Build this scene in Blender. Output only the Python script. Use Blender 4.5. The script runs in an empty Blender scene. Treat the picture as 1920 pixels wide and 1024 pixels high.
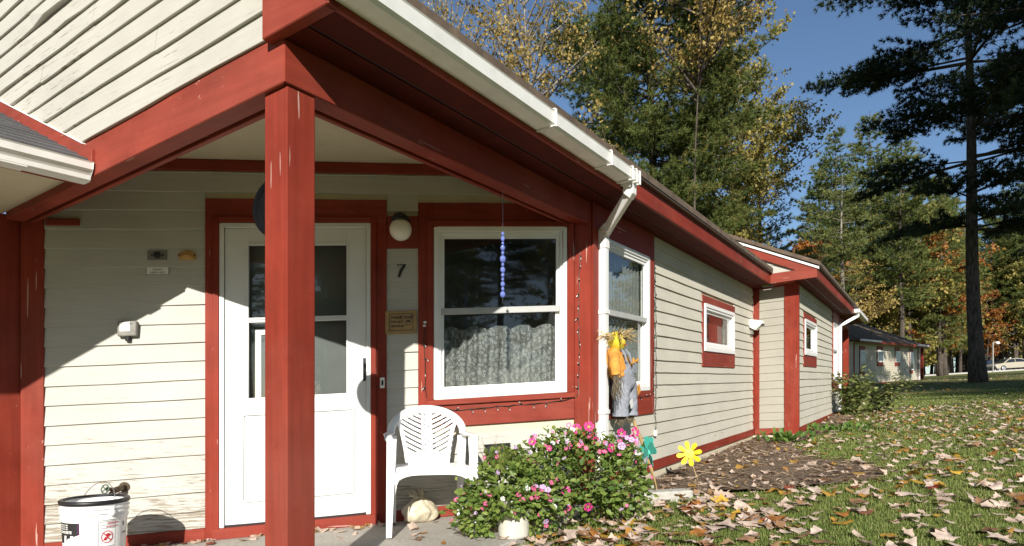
import bpy, bmesh, math, random
import numpy as np
from mathutils import Vector, Matrix, Euler

rnd = random.Random(11)
S = bpy.context.scene
COL = S.collection

# ------------------------------------------------------------------ camera
cam_d = bpy.data.cameras.new('camera')
cam = bpy.data.objects.new('camera', cam_d)
COL.objects.link(cam)
cam.location = (0, 0, 0.80)
cam.rotation_euler = (math.radians(90), 0, 0)
cam_d.sensor_width = 36
cam_d.lens = 22.35
cam_d.shift_y = 0.1254
cam_d.clip_start = 0.05
cam_d.clip_end = 3000
S.camera = cam

# ------------------------------------------------------------------ sky, sun, exposure
SUN = Vector((0.03, 1.0, -0.47)).normalized()          # the way the light travels
ELEV = math.asin(-SUN.z)
world = bpy.data.worlds.new('World')
S.world = world
world.use_nodes = True
wn = world.node_tree
wn.nodes.clear()
wo = wn.nodes.new('ShaderNodeOutputWorld')
wb = wn.nodes.new('ShaderNodeBackground')
sky = wn.nodes.new('ShaderNodeTexSky')
sky.sky_type = 'NISHITA'
sky.sun_disc = False
sky.sun_elevation = ELEV
sky.sun_rotation = math.radians(180)
sky.air_density = 1.0
sky.dust_density = 0.3
sky.ozone_density = 3.6
wb.inputs['Strength'].default_value = 0.086
wn.links.new(sky.outputs[0], wb.inputs[0])
wn.links.new(wb.outputs[0], wo.inputs[0])
sun_d = bpy.data.lights.new('sun', 'SUN')
sun_d.energy = 5.0
sun_d.angle = math.radians(0.5)
sun_d.color = (1.0, 0.955, 0.885)
sun = bpy.data.objects.new('sun', sun_d)
sun.rotation_euler = SUN.to_track_quat('-Z', 'Y').to_euler()
sun.location = (-2, -60, 40)
COL.objects.link(sun)
S.view_settings.view_transform = 'Standard'
S.view_settings.look = 'None'
S.view_settings.gamma = 1.0
S.view_settings.exposure = 0.5
S.view_settings.use_curve_mapping = False

# ------------------------------------------------------------------ materials
def nodes_of(m):
    m.use_nodes = True
    return m.node_tree, m.node_tree.nodes['Principled BSDF']

def N(nt, typ, **kw):
    n = nt.nodes.new(typ)
    for k, v in kw.items():
        if k in n.inputs.keys() if isinstance(k, str) else False:
            n.inputs[k].default_value = v
        else:
            setattr(n, k, v)
    return n

def pos_coords(nt, scale=(1, 1, 1), rot=(0, 0, 0)):
    g = nt.nodes.new('ShaderNodeNewGeometry')
    mp = nt.nodes.new('ShaderNodeMapping')
    mp.inputs['Scale'].default_value = scale
    mp.inputs['Rotation'].default_value = rot
    nt.links.new(g.outputs['Position'], mp.inputs['Vector'])
    return mp.outputs['Vector']

def noise(nt, vec, scale, detail=4, rough=0.55, dist=0.0):
    n = nt.nodes.new('ShaderNodeTexNoise')
    n.inputs['Scale'].default_value = scale
    n.inputs['Detail'].default_value = detail
    n.inputs['Roughness'].default_value = rough
    n.inputs['Distortion'].default_value = dist
    nt.links.new(vec, n.inputs['Vector'])
    return n.outputs['Fac']

def ramp(nt, fac, stops, interp='LINEAR'):
    r = nt.nodes.new('ShaderNodeValToRGB')
    r.color_ramp.interpolation = interp
    e = r.color_ramp.elements
    while len(e) < len(stops):
        e.new(0.5)
    for i, (p, c) in enumerate(stops):
        e[i].position = p
        e[i].color = (c[0], c[1], c[2], 1) if not isinstance(c, (int, float)) else (c, c, c, 1)
    nt.links.new(fac, r.inputs['Fac'])
    return r.outputs['Color']

def mix(nt, fac, a, b, blend='MIX'):
    m = nt.nodes.new('ShaderNodeMix')
    m.data_type = 'RGBA'
    m.blend_type = blend
    for sock, v in ((m.inputs[0], fac), (m.inputs[6], a), (m.inputs[7], b)):
        if isinstance(v, (int, float)):
            sock.default_value = v
        elif isinstance(v, tuple):
            sock.default_value = (v[0], v[1], v[2], 1)
        else:
            nt.links.new(v, sock)
    return m.outputs[2]

def math_n(nt, op, a, b=0.0):
    m = nt.nodes.new('ShaderNodeMath')
    m.operation = op
    for i, v in enumerate((a, b)):
        if isinstance(v, (int, float)):
            m.inputs[i].default_value = v
        else:
            nt.links.new(v, m.inputs[i])
    return m.outputs[0]

def bump(nt, b, h, strength=0.3, dist=0.01):
    n = nt.nodes.new('ShaderNodeBump')
    n.inputs['Strength'].default_value = strength
    n.inputs['Distance'].default_value = dist
    nt.links.new(h, n.inputs['Height'])
    nt.links.new(n.outputs['Normal'], b.inputs['Normal'])

def plain(name, col, rough=0.6, metal=0.0, var=0.12, scale=14, bmp=0.0, spec=0.5):
    m = bpy.data.materials.new(name)
    nt, b = nodes_of(m)
    v = pos_coords(nt)
    f = noise(nt, v, scale)
    c0 = tuple(x * (1 - var) for x in col)
    c1 = tuple(min(1, x * (1 + var)) for x in col)
    nt.links.new(ramp(nt, f, [(0.3, c0), (0.7, c1)]), b.inputs['Base Color'])
    b.inputs['Roughness'].default_value = rough
    b.inputs['Metallic'].default_value = metal
    b.inputs['Specular IOR Level'].default_value = spec
    if bmp:
        bump(nt, b, noise(nt, v, scale * 4), bmp, 0.004)
    return m

def cream_paint(name, crack_scale, rotz, wear=0.5, col=(0.56, 0.53, 0.44)):
    """old cream paint over wood: blotches, hairline cracks and flakes that run along the boards"""
    m = bpy.data.materials.new(name)
    nt, b = nodes_of(m)
    v = pos_coords(nt)
    va = pos_coords(nt, (1.0, 1.0, 1.0), (0, 0, rotz))
    st = nt.nodes.new('ShaderNodeMapping')
    st.inputs['Scale'].default_value = (1.2, 1.2, 26)
    nt.links.new(va, st.inputs['Vector'])
    along = st.outputs['Vector']
    blot = noise(nt, v, 2.3, 5)
    base = ramp(nt, blot, [(0.28, tuple(x * 0.92 for x in col)), (0.72, tuple(x * 1.08 for x in col))])
    grain = noise(nt, along, 3.0, 6, 0.65)
    base = mix(nt, 0.22, base, ramp(nt, grain, [(0.3, tuple(x * q for x, q in zip(col, (0.72, 0.68, 0.62)))), (0.62, tuple(x * 1.12 for x in col))]))
    cr = noise(nt, along, crack_scale, 8, 0.72, 0.6)
    where = noise(nt, v, 1.7, 3)
    geo = nt.nodes.new('ShaderNodeNewGeometry')
    sx = nt.nodes.new('ShaderNodeSeparateXYZ')
    nt.links.new(geo.outputs['Position'], sx.inputs[0])
    low = nt.nodes.new('ShaderNodeMapRange')
    low.inputs[1].default_value = 0.05
    low.inputs[2].default_value = 0.75
    low.inputs[3].default_value = 0.16
    low.inputs[4].default_value = 0.0
    nt.links.new(sx.outputs['Z'], low.inputs[0])
    thr = math_n(nt, 'ADD', math_n(nt, 'MULTIPLY', where, 0.35 * wear), low.outputs[0])
    crack = math_n(nt, 'GREATER_THAN', math_n(nt, 'ADD', cr, thr), 0.805)
    soft = math_n(nt, 'MULTIPLY', crack, 0.75)
    col = mix(nt, soft, base, (0.20, 0.155, 0.10))
    nt.links.new(col, b.inputs['Base Color'])
    b.inputs['Roughness'].default_value = 0.7
    b.inputs['Specular IOR Level'].default_value = 0.15
    hgt = math_n(nt, 'SUBTRACT', math_n(nt, 'MULTIPLY', grain, 0.5), crack)
    bump(nt, b, hgt, 0.35, 0.004)
    return m

def red_paint(name, vertical=True, rotz=0.0, scuff=0.7, col=(0.235, 0.036, 0.021)):
    m = bpy.data.materials.new(name)
    nt, b = nodes_of(m)
    v = pos_coords(nt)
    va = pos_coords(nt, (1, 1, 1), (0, 0, rotz))
    st = nt.nodes.new('ShaderNodeMapping')
    st.inputs['Scale'].default_value = (30, 30, 1.6) if vertical else (1.6, 30, 30)
    nt.links.new(va, st.inputs['Vector'])
    g = noise(nt, st.outputs['Vector'], 1.0, 5, 0.6)
    bl = noise(nt, v, 3.5, 4)
    base = ramp(nt, bl, [(0.3, tuple(x * 0.74 for x in col)), (0.7, tuple(x * 1.22 for x in col))])
    fade = noise(nt, v, 1.1, 5, 0.6)
    base = mix(nt, ramp(nt, fade, [(0.48, 0.0), (0.72, 0.38)]), base, (0.33, 0.115, 0.085))
    grime = noise(nt, v, 7.0, 6, 0.7)
    base = mix(nt, ramp(nt, grime, [(0.55, 0.0), (0.75, 0.45)]), base, tuple(x * 0.45 for x in col))
    base = mix(nt, 0.25, base, ramp(nt, g, [(0.35, tuple(x * 0.55 for x in col)), (0.65, tuple(x * 1.35 for x in col))]))
    st2 = nt.nodes.new('ShaderNodeMapping')
    st2.inputs['Scale'].default_value = (55, 55, 2.2) if vertical else (2.2, 55, 55)
    nt.links.new(va, st2.inputs['Vector'])
    ck = noise(nt, st2.outputs['Vector'], 1.0, 3, 0.5)
    w = noise(nt, v, 2.6, 3)
    spl = math_n(nt, 'GREATER_THAN', math_n(nt, 'ADD', ck, math_n(nt, 'MULTIPLY', w, 0.32)), 0.925 - 0.08 * scuff)
    sp = noise(nt, v, 32, 3)
    w2 = noise(nt, v, 1.9, 2)
    spots = math_n(nt, 'GREATER_THAN', math_n(nt, 'ADD', sp, math_n(nt, 'MULTIPLY', w2, 0.35)), 0.985 - 0.06 * scuff)
    c = mix(nt, math_n(nt, 'MULTIPLY', spl, 0.75), base, (0.55, 0.36, 0.30))
    c = mix(nt, math_n(nt, 'MULTIPLY', spots, 0.45), c, (0.52, 0.30, 0.25))
    nt.links.new(c, b.inputs['Base Color'])
    b.inputs['Roughness'].default_value = 0.48
    b.inputs['Specular IOR Level'].default_value = 0.10
    bump(nt, b, math_n(nt, 'SUBTRACT', g, math_n(nt, 'MULTIPLY', spl, 0.8)), 0.25, 0.003)
    return m

AR = math.radians(32.52)
M = {}
M['cream_d'] = cream_paint('cream clapboard paint', 4.0, -math.radians(12.5), 0.75, (0.49, 0.475, 0.425))
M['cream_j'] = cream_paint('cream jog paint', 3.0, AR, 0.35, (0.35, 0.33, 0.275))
M['cream_r'] = cream_paint('cream side paint', 3.0, -(math.pi / 2 - AR), 0.35, (0.53, 0.50, 0.415))
M['cream_g'] = cream_paint('cream gable paint', 3.4, AR + math.radians(0), 0.95, (0.46, 0.44, 0.38))
M['cream_flat'] = plain('cream ceiling paint', (0.60, 0.53, 0.38), 0.7, var=0.06, scale=5, bmp=0.05)
M['red_v'] = red_paint('red paint upright', True)
M['red_d'] = red_paint('red paint front', False, -math.radians(12.5), 0.35, (0.255, 0.046, 0.030))
M['red_r'] = red_paint('red paint side', False, -(math.pi / 2 - AR), 0.45)
M['red_g'] = red_paint('red paint gable', False, AR, 0.6, (0.265, 0.052, 0.033))
M['white'] = plain('white vinyl', (0.80, 0.79, 0.76), 0.38, var=0.03, scale=5)
M['door_white'] = plain('white door enamel', (0.70, 0.70, 0.685), 0.35, var=0.05, scale=4)
M['red_soffit_shaded'] = plain('shade-darkened soffit red', (0.085, 0.012, 0.007), 0.7, var=0.2, scale=6, spec=0.1)  # soffit red darkened: the shade under the eave is put into the colour
M['gutter_white'] = plain('weathered white gutter', (0.78, 0.765, 0.72), 0.42, var=0.08, scale=7)
M['dark'] = plain('black plastic', (0.012, 0.012, 0.013), 0.45)
M['charcoal'] = plain('charcoal metal', (0.011, 0.012, 0.013), 0.7, scale=9)
M['dish_black'] = plain('matt black dish', (0.006, 0.006, 0.007), 0.9, spec=0.05)
M['brown_edge'] = plain('brown drip edge', (0.075, 0.055, 0.038), 0.5)
M['foundation'] = plain('foundation concrete', (0.36, 0.33, 0.27), 0.9, var=0.2, scale=12, bmp=0.3)
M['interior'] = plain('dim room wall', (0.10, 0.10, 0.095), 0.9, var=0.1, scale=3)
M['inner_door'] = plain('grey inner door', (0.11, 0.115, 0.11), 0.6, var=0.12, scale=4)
M['screen_grey'] = plain('grey sash', (0.42, 0.42, 0.40), 0.5, var=0.05)
M['wire'] = plain('dark green wire', (0.012, 0.022, 0.016), 0.5)
M['bulb'] = plain('pale clear bulb', (0.55, 0.53, 0.50), 0.15)
M['steel'] = plain('galvanised wire', (0.42, 0.41, 0.40), 0.35, 0.8)
M['globe'] = plain('opal glass globe', (0.78, 0.73, 0.62), 0.25, var=0.03, scale=6)
M['oak'] = plain('yellowish wood plaque', (0.33, 0.205, 0.075), 0.5, var=0.2, scale=16)
M['oak_dark'] = plain('burnt wood lettering', (0.018, 0.012, 0.007), 0.6)
M['amber'] = plain('amber plastic lens', (0.52, 0.30, 0.09), 0.35, var=0.08)
M['grey_metal'] = plain('grey metal plate', (0.17, 0.165, 0.145), 0.45, 0.3)
M['box_grey'] = plain('grey weatherproof box', (0.20, 0.19, 0.165), 0.55, var=0.2, scale=25)
M['label_white'] = plain('white paper label', (0.75, 0.74, 0.70), 0.6, var=0.04)
M['ink'] = plain('black ink', (0.015, 0.014, 0.014), 0.6)
M['ink_red'] = plain('red ink', (0.45, 0.02, 0.03), 0.6)
M['ink_purple'] = plain('dark purple ink', (0.06, 0.012, 0.055), 0.6)
M['ink_blue'] = plain('pale blue print', (0.52, 0.60, 0.66), 0.6)
M['brass'] = plain('dull brass valve', (0.10, 0.075, 0.05), 0.4, 0.7)
M['valve_green'] = plain('green valve wheel', (0.09, 0.13, 0.10), 0.5)
M['chair'] = plain('white resin', (0.80, 0.80, 0.78), 0.42, var=0.03, scale=9)
M['bag'] = plain('beige plastic bag', (0.52, 0.46, 0.33), 0.4, var=0.2, scale=24, bmp=0.8)
M['pot'] = plain('white resin pot', (0.60, 0.57, 0.49), 0.5, var=0.08, scale=10)
M['bamboo'] = plain('bamboo cane', (0.50, 0.33, 0.14), 0.45, var=0.15, scale=18)
M['straw'] = plain('dry straw', (0.52, 0.40, 0.20), 0.7, var=0.25, scale=60)
M['straw_dark'] = plain('grey straw fringe', (0.20, 0.165, 0.11), 0.75, var=0.35, scale=60)
M['denim'] = plain('faded blue denim', (0.25, 0.265, 0.30), 0.85, var=0.16, scale=45, bmp=0.25)
M['denim_dark'] = plain('denim seam', (0.10, 0.105, 0.15), 0.9)
M['orange_cloth'] = plain('orange gold cloth', (0.60, 0.27, 0.045), 0.8, var=0.14, scale=22, bmp=0.2)
M['yellow_cloth'] = plain('yellow felt', (0.66, 0.52, 0.035), 0.8, var=0.08, scale=25)
M['patch_white'] = plain('white cloth patch', (0.66, 0.64, 0.60), 0.85, var=0.12, scale=60)
M['teal'] = plain('teal foam', (0.055, 0.42, 0.33), 0.55, var=0.06)
M['pinwheel_yellow'] = plain('yellow foam', (0.75, 0.58, 0.02), 0.5, var=0.06)
M['block'] = plain('grey concrete block', (0.42, 0.40, 0.35), 0.95, var=0.2, scale=30, bmp=0.5)
M['rubber'] = plain('tyre rubber', (0.015, 0.015, 0.016), 0.8)
M['rim'] = plain('wheel rim', (0.50, 0.50, 0.50), 0.3, 0.6)
M['car_gold'] = plain('champagne car paint', (0.48, 0.43, 0.33), 0.25, 0.2, var=0.03)
M['car_dark'] = plain('dark blue car paint', (0.02, 0.025, 0.05), 0.2, 0.2, var=0.03)
M['car_glass'] = plain('dark car glass', (0.02, 0.025, 0.03), 0.08)
M['lamp_post'] = plain('grey lamp post', (0.35, 0.34, 0.31), 0.5)
M['asphalt'] = plain('asphalt', (0.05, 0.05, 0.052), 0.9, var=0.2, scale=8)
M['kerb'] = plain('pale kerb', (0.42, 0.40, 0.37), 0.9, var=0.12)

def glass(name, refl=1.0, tint=(0.93, 0.95, 0.94)):
    m = bpy.data.materials.new(name)
    m.use_nodes = True
    nt = m.node_tree
    nt.nodes.clear()
    o = nt.nodes.new('ShaderNodeOutputMaterial')
    t = nt.nodes.new('ShaderNodeBsdfTransparent')
    t.inputs[0].default_value = (*tint, 1)
    g = nt.nodes.new('ShaderNodeBsdfGlossy')
    g.inputs['Roughness'].default_value = 0.02
    f = nt.nodes.new('ShaderNodeFresnel')
    f.inputs['IOR'].default_value = 1.5
    mx = nt.nodes.new('ShaderNodeMixShader')
    gb = nt.nodes.new('ShaderNodeNewGeometry')      # reflect once, at the face the ray meets from outside
    fac = math_n(nt, 'MULTIPLY', math_n(nt, 'MULTIPLY', f.outputs[0], 2.0 * refl), math_n(nt, 'SUBTRACT', 1.0, gb.outputs['Backfacing']))
    nt.links.new(fac, mx.inputs[0])
    nt.links.new(t.outputs[0], mx.inputs[1])
    nt.links.new(g.outputs[0], mx.inputs[2])
    nt.links.new(mx.outputs[0], o.inputs[0])
    return m
M['glass'] = glass('window glass', 0.85)
M['bead'] = None
def bead_mat():
    m = bpy.data.materials.new('blue glass bead')
    nt, b = nodes_of(m)
    b.inputs['Base Color'].default_value = (0.30, 0.40, 0.92, 1)
    b.inputs['Roughness'].default_value = 0.05
    b.inputs['Transmission Weight'].default_value = 0.55
    return m
M['bead'] = bead_mat()

def lace(name, dens, scale, col=(0.62, 0.62, 0.60)):
    m = bpy.data.materials.new(name)
    m.use_nodes = True
    nt = m.node_tree
    nt.nodes.clear()
    o = nt.nodes.new('ShaderNodeOutputMaterial')
    d = nt.nodes.new('ShaderNodeBsdfDiffuse')
    d.inputs[0].default_value = (*col, 1)
    t = nt.nodes.new('ShaderNodeBsdfTransparent')
    v = pos_coords(nt)
    vo = nt.nodes.new('ShaderNodeTexVoronoi')
    vo.feature = 'DISTANCE_TO_EDGE'
    vo.inputs['Scale'].default_value = scale
    nt.links.new(v, vo.inputs['Vector'])
    vo2 = nt.nodes.new('ShaderNodeTexVoronoi')
    vo2.inputs['Scale'].default_value = scale * 0.55
    nt.links.new(v, vo2.inputs['Vector'])
    ring = math_n(nt, 'LESS_THAN', math_n(nt, 'ABSOLUTE', math_n(nt, 'SUBTRACT', vo2.outputs['Distance'], 0.36)), 0.1)
    core = math_n(nt, 'LESS_THAN', vo2.outputs['Distance'], 0.16)
    edge = math_n(nt, 'LESS_THAN', vo.outputs['Distance'], 0.055)
    pat = math_n(nt, 'MAXIMUM', math_n(nt, 'MAXIMUM', ring, core), math_n(nt, 'MULTIPLY', edge, 0.7))
    fac = math_n(nt, 'ADD', math_n(nt, 'MULTIPLY', pat, 0.55 * dens), 0.28 * dens)
    mx = nt.nodes.new('ShaderNodeMixShader')
    nt.links.new(fac, mx.inputs[0])
    nt.links.new(t.outputs[0], mx.inputs[1])
    nt.links.new(d.outputs[0], mx.inputs[2])
    nt.links.new(mx.outputs[0], o.inputs[0])
    return m
M['lace'] = lace('white lace', 0.72, 68, (0.46, 0.46, 0.44))
M['sheer'] = lace('sheer curtain', 1.5, 300, (0.26, 0.27, 0.26))

def leafy(name, stops, trans=0.35, rough=0.55, attr='tone'):
    """foliage whose colour differs leaf by leaf through a stored number"""
    m = bpy.data.materials.new(name)
    m.use_nodes = True
    nt = m.node_tree
    nt.nodes.clear()
    o = nt.nodes.new('ShaderNodeOutputMaterial')
    a = nt.nodes.new('ShaderNodeAttribute')
    a.attribute_name = attr
    c = ramp(nt, a.outputs['Fac'], stops)
    d = nt.nodes.new('ShaderNodeBsdfPrincipled')
    d.inputs['Roughness'].default_value = rough
    d.inputs['Specular IOR Level'].default_value = 0.3
    t = nt.nodes.new('ShaderNodeBsdfTranslucent')
    nt.links.new(c, d.inputs['Base Color'])
    nt.links.new(mix(nt, 0.35, c, (0.5, 0.55, 0.1), 'MULTIPLY') if False else c, t.inputs[0])
    mx = nt.nodes.new('ShaderNodeMixShader')
    mx.inputs[0].default_value = trans
    nt.links.new(d.outputs[0], mx.inputs[1])
    nt.links.new(t.outputs[0], mx.inputs[2])
    nt.links.new(mx.outputs[0], o.inputs[0])
    return m
M['pine'] = leafy('pine needles', [(0, (0.060, 0.088, 0.026)), (0.5, (0.130, 0.170, 0.046)), (0.85, (0.215, 0.250, 0.068)), (1, (0.27, 0.23, 0.07))], 0.42)
M['pine_light'] = leafy('pale pine needles', [(0, (0.095, 0.125, 0.035)), (0.6, (0.175, 0.205, 0.055)), (1, (0.27, 0.26, 0.08))], 0.3)
M['pine_shaded'] = leafy('dark pine needles', [(0, (0.012, 0.024, 0.012)), (0.6, (0.026, 0.046, 0.020)), (1, (0.055, 0.075, 0.028))], 0.12)  # needles darkened: the shade lying on these pines is painted into their colour
M['gold'] = leafy('golden autumn leaves', [(0, (0.22, 0.15, 0.04)), (0.45, (0.40, 0.28, 0.075)), (0.8, (0.52, 0.39, 0.13)), (1, (0.30, 0.27, 0.08))], 0.4)
M['yellowgreen'] = leafy('yellow green leaves', [(0, (0.17, 0.17, 0.04)), (0.5, (0.30, 0.26, 0.065)), (0.85, (0.44, 0.35, 0.10)), (1, (0.32, 0.17, 0.06))], 0.4)
M['rust'] = leafy('orange autumn leaves', [(0, (0.20, 0.05, 0.02)), (0.5, (0.38, 0.13, 0.03)), (0.8, (0.46, 0.22, 0.035)), (1, (0.42, 0.30, 0.05))], 0.4)
M['grass'] = leafy('grass blades', [(0, (0.12, 0.175, 0.036)), (0.5, (0.225, 0.285, 0.068)), (0.85, (0.33, 0.35, 0.115)), (1, (0.46, 0.38, 0.19))], 0.35)
M['impatiens'] = leafy('flower bed leaves', [(0, (0.07, 0.13, 0.025)), (0.5, (0.17, 0.24, 0.05)), (0.85, (0.27, 0.33, 0.08)), (1, (0.38, 0.40, 0.13))], 0.3, 0.45)
M['weed'] = leafy('fresh green weed leaves', [(0, (0.07, 0.14, 0.03)), (1, (0.16, 0.26, 0.05))], 0.35)
M['shrub'] = leafy('olive shrub leaves', [(0, (0.08, 0.12, 0.03)), (0.6, (0.17, 0.21, 0.06)), (1, (0.28, 0.28, 0.10))], 0.35)
M['litter'] = leafy('fallen leaf litter', [(0.0, (0.50, 0.37, 0.28)), (0.45, (0.62, 0.49, 0.39)), (0.62, (0.34, 0.20, 0.10)), (0.74, (0.46, 0.27, 0.04)), (0.86, (0.40, 0.20, 0.045)), (0.95, (0.24, 0.06, 0.03)), (1, (0.15, 0.09, 0.06))], 0.15, 0.75)
M['needles_dry'] = leafy('dry needles and bark', [(0, (0.10, 0.062, 0.040)), (0.6, (0.28, 0.185, 0.11)), (1, (0.46, 0.35, 0.22))], 0.0, 0.9)

def leaf_mat(name, col, var=0.22):
    m = bpy.data.materials.new(name)
    nt, b = nodes_of(m)
    oi = nt.nodes.new('ShaderNodeObjectInfo')
    tc = nt.nodes.new('ShaderNodeTexCoord')
    f = noise(nt, tc.outputs['Object'], 18, 4)
    c = ramp(nt, f, [(0.3, tuple(x * (1 - var * 1.5) for x in col)), (0.7, tuple(min(1, x * (1 + var)) for x in col))])
    hv = nt.nodes.new('ShaderNodeHueSaturation')
    mr = nt.nodes.new('ShaderNodeMapRange')
    mr.inputs[3].default_value = 0.72
    mr.inputs[4].default_value = 1.2
    nt.links.new(oi.outputs['Random'], mr.inputs[0])
    nt.links.new(mr.outputs[0], hv.inputs['Value'])
    nt.links.new(c, hv.inputs['Color'])
    nt.links.new(hv.outputs[0], b.inputs['Base Color'])
    b.inputs['Roughness'].default_value = 0.75
    b.inputs['Specular IOR Level'].default_value = 0.25
    return m
LEAFM = [('pale tan', leaf_mat('pale tan dead leaf', (0.55, 0.43, 0.345))), ('brown', leaf_mat('brown dead leaf', (0.30, 0.165, 0.085))),
         ('yellow', leaf_mat('yellow autumn leaf', (0.50, 0.30, 0.04))), ('orange', leaf_mat('orange autumn leaf', (0.42, 0.17, 0.04))),
         ('red', leaf_mat('red autumn leaf', (0.33, 0.035, 0.03)))]

def bark(name, a, b_):
    m = bpy.data.materials.new(name)
    nt, b = nodes_of(m)
    v = pos_coords(nt, (1, 1, 0.22))
    f = noise(nt, v, 16, 6, 0.65)
    nt.links.new(ramp(nt, f, [(0.35, a), (0.65, b_)]), b.inputs['Base Color'])
    b.inputs['Roughness'].default_value = 0.95
    b.inputs['Specular IOR Level'].default_value = 0.2
    bump(nt, b, f, 0.9, 0.03)
    return m
M['bark'] = bark('pine bark', (0.035, 0.028, 0.022), (0.13, 0.105, 0.085))
M['bark_pale'] = bark('pale bark', (0.10, 0.085, 0.065), (0.30, 0.265, 0.22))

def petal(name, inner, outer):
    m = bpy.data.materials.new(name)
    nt, b = nodes_of(m)
    tc = nt.nodes.new('ShaderNodeTexCoord')
    ln = nt.nodes.new('ShaderNodeVectorMath')
    ln.operation = 'LENGTH'
    nt.links.new(tc.outputs['Object'], ln.inputs[0])
    sc = math_n(nt, 'MULTIPLY', ln.outputs['Value'], 40)
    nt.links.new(ramp(nt, sc, [(0.15, inner), (0.5, outer)]), b.inputs['Base Color'])
    b.inputs['Roughness'].default_value = 0.6
    b.inputs['Subsurface Weight'].default_value = 0.0
    return m
M['pink'] = petal('pink petals', (0.75, 0.30, 0.42), (0.72, 0.07, 0.24))
M['magenta'] = petal('magenta petals', (0.62, 0.55, 0.20), (0.62, 0.03, 0.22))
M['lilac'] = petal('lilac petals', (0.75, 0.60, 0.72), (0.55, 0.34, 0.62))
M['white_petal'] = petal('white petals', (0.8, 0.78, 0.62), (0.80, 0.77, 0.78))

def shingle_mat():
    m = bpy.data.materials.new('grey asphalt shingle')
    nt, b = nodes_of(m)
    v = pos_coords(nt)
    f = noise(nt, v, 130, 3)
    f2 = noise(nt, v, 4, 3)
    c = ramp(nt, f, [(0.3, (0.045, 0.045, 0.047)), (0.7, (0.13, 0.13, 0.13))])
    nt.links.new(mix(nt, 0.4, c, ramp(nt, f2, [(0.3, (0.05, 0.05, 0.05)), (0.7, (0.14, 0.135, 0.13))])), b.inputs['Base Color'])
    b.inputs['Roughness'].default_value = 0.95
    bump(nt, b, f, 0.5, 0.003)
    return m
M['shingle'] = shingle_mat()
M['roof_brown'] = plain('brown roof shingle', (0.12, 0.085, 0.058), 0.95, var=0.35, scale=9, bmp=0.4)

def far_siding():
    m = bpy.data.materials.new('distant cream siding')
    nt, b = nodes_of(m)
    v = pos_coords(nt)
    nt.links.new(ramp(nt, noise(nt, v, 3), [(0.3, (0.50, 0.45, 0.34)), (0.7, (0.60, 0.55, 0.43))]), b.inputs['Base Color'])
    b.inputs['Roughness'].default_value = 0.7
    return m
M['cream_far'] = far_siding()

def concrete():
    m = bpy.data.materials.new('porch concrete')
    nt, b = nodes_of(m)
    v = pos_coords(nt)
    a = noise(nt, v, 2.2, 6, 0.6)
    f = noise(nt, v, 60, 4, 0.6)
    c = ramp(nt, a, [(0.3, (0.26, 0.24, 0.20)), (0.7, (0.41, 0.38, 0.33))])
    c = mix(nt, 0.3, c, ramp(nt, f, [(0.35, (0.25, 0.23, 0.19)), (0.65, (0.6, 0.57, 0.5))]))
    nt.links.new(c, b.inputs['Base Color'])
    b.inputs['Roughness'].default_value = 0.9
    bump(nt, b, f, 0.25, 0.003)
    return m
M['concrete'] = concrete()

def lawn_mat():
    m = bpy.data.materials.new('lawn soil and thatch')
    nt, b = nodes_of(m)
    v = pos_coords(nt)
    a = noise(nt, v, 0.5, 5)
    f = noise(nt, v, 26, 5, 0.65)
    c = ramp(nt, f, [(0.3, (0.055, 0.085, 0.022)), (0.5, (0.115, 0.160, 0.040)), (0.72, (0.20, 0.22, 0.08))])
    c = mix(nt, ramp(nt, a, [(0.45, 0.0), (0.75, 0.65)]), c, ramp(nt, f, [(0.3, (0.12, 0.075, 0.035)), (0.7, (0.27, 0.19, 0.09))]))
    vo = nt.nodes.new('ShaderNodeTexVoronoi')
    vo.inputs['Scale'].default_value = 4.5
    nt.links.new(v, vo.inputs['Vector'])
    sx = nt.nodes.new('ShaderNodeSeparateColor')
    nt.links.new(vo.outputs['Color'], sx.inputs[0])
    leafmask = math_n(nt, 'MULTIPLY', math_n(nt, 'LESS_THAN', math_n(nt, 'ADD', vo.outputs['Distance'], math_n(nt, 'MULTIPLY', f, 0.25)), 0.45), math_n(nt, 'LESS_THAN', sx.outputs[0], 0.6))
    geo = nt.nodes.new('ShaderNodeNewGeometry')
    sp = nt.nodes.new('ShaderNodeSeparateXYZ')
    nt.links.new(geo.outputs['Position'], sp.inputs[0])
    mr = nt.nodes.new('ShaderNodeMapRange')
    mr.inputs[1].default_value = 12
    mr.inputs[2].default_value = 18
    nt.links.new(sp.outputs['Y'], mr.inputs[0])
    lm = math_n(nt, 'MULTIPLY', leafmask, mr.outputs[0])
    c = mix(nt, lm, c, ramp(nt, sx.outputs[1], [(0.0, (0.46, 0.34, 0.24)), (0.55, (0.40, 0.28, 0.16)), (0.8, (0.42, 0.22, 0.04)), (1, (0.28, 0.09, 0.04))]))
    nt.links.new(c, b.inputs['Base Color'])
    b.inputs['Roughness'].default_value = 1.0
    b.inputs['Specular IOR Level'].default_value = 0.1
    bump(nt, b, f, 0.8, 0.03)
    return m
M['lawn'] = lawn_mat()

def mulch_mat():
    m = bpy.data.materials.new('bark mulch')
    nt, b = nodes_of(m)
    v = pos_coords(nt)
    f = noise(nt, v, 38, 6, 0.7, 0.5)
    a = noise(nt, v, 2.5, 3)
    c = ramp(nt, f, [(0.3, (0.05, 0.034, 0.024)), (0.5, (0.18, 0.125, 0.08)), (0.72, (0.36, 0.27, 0.18))])
    c = mix(nt, ramp(nt, a, [(0.35, 0.0), (0.7, 0.55)]), c, (0.21, 0.145, 0.085))
    nt.links.new(c, b.inputs['Base Color'])
    b.inputs['Roughness'].default_value = 1.0
    bump(nt, b, f, 1.0, 0.03)
    return m
M['mulch'] = mulch_mat()

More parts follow.
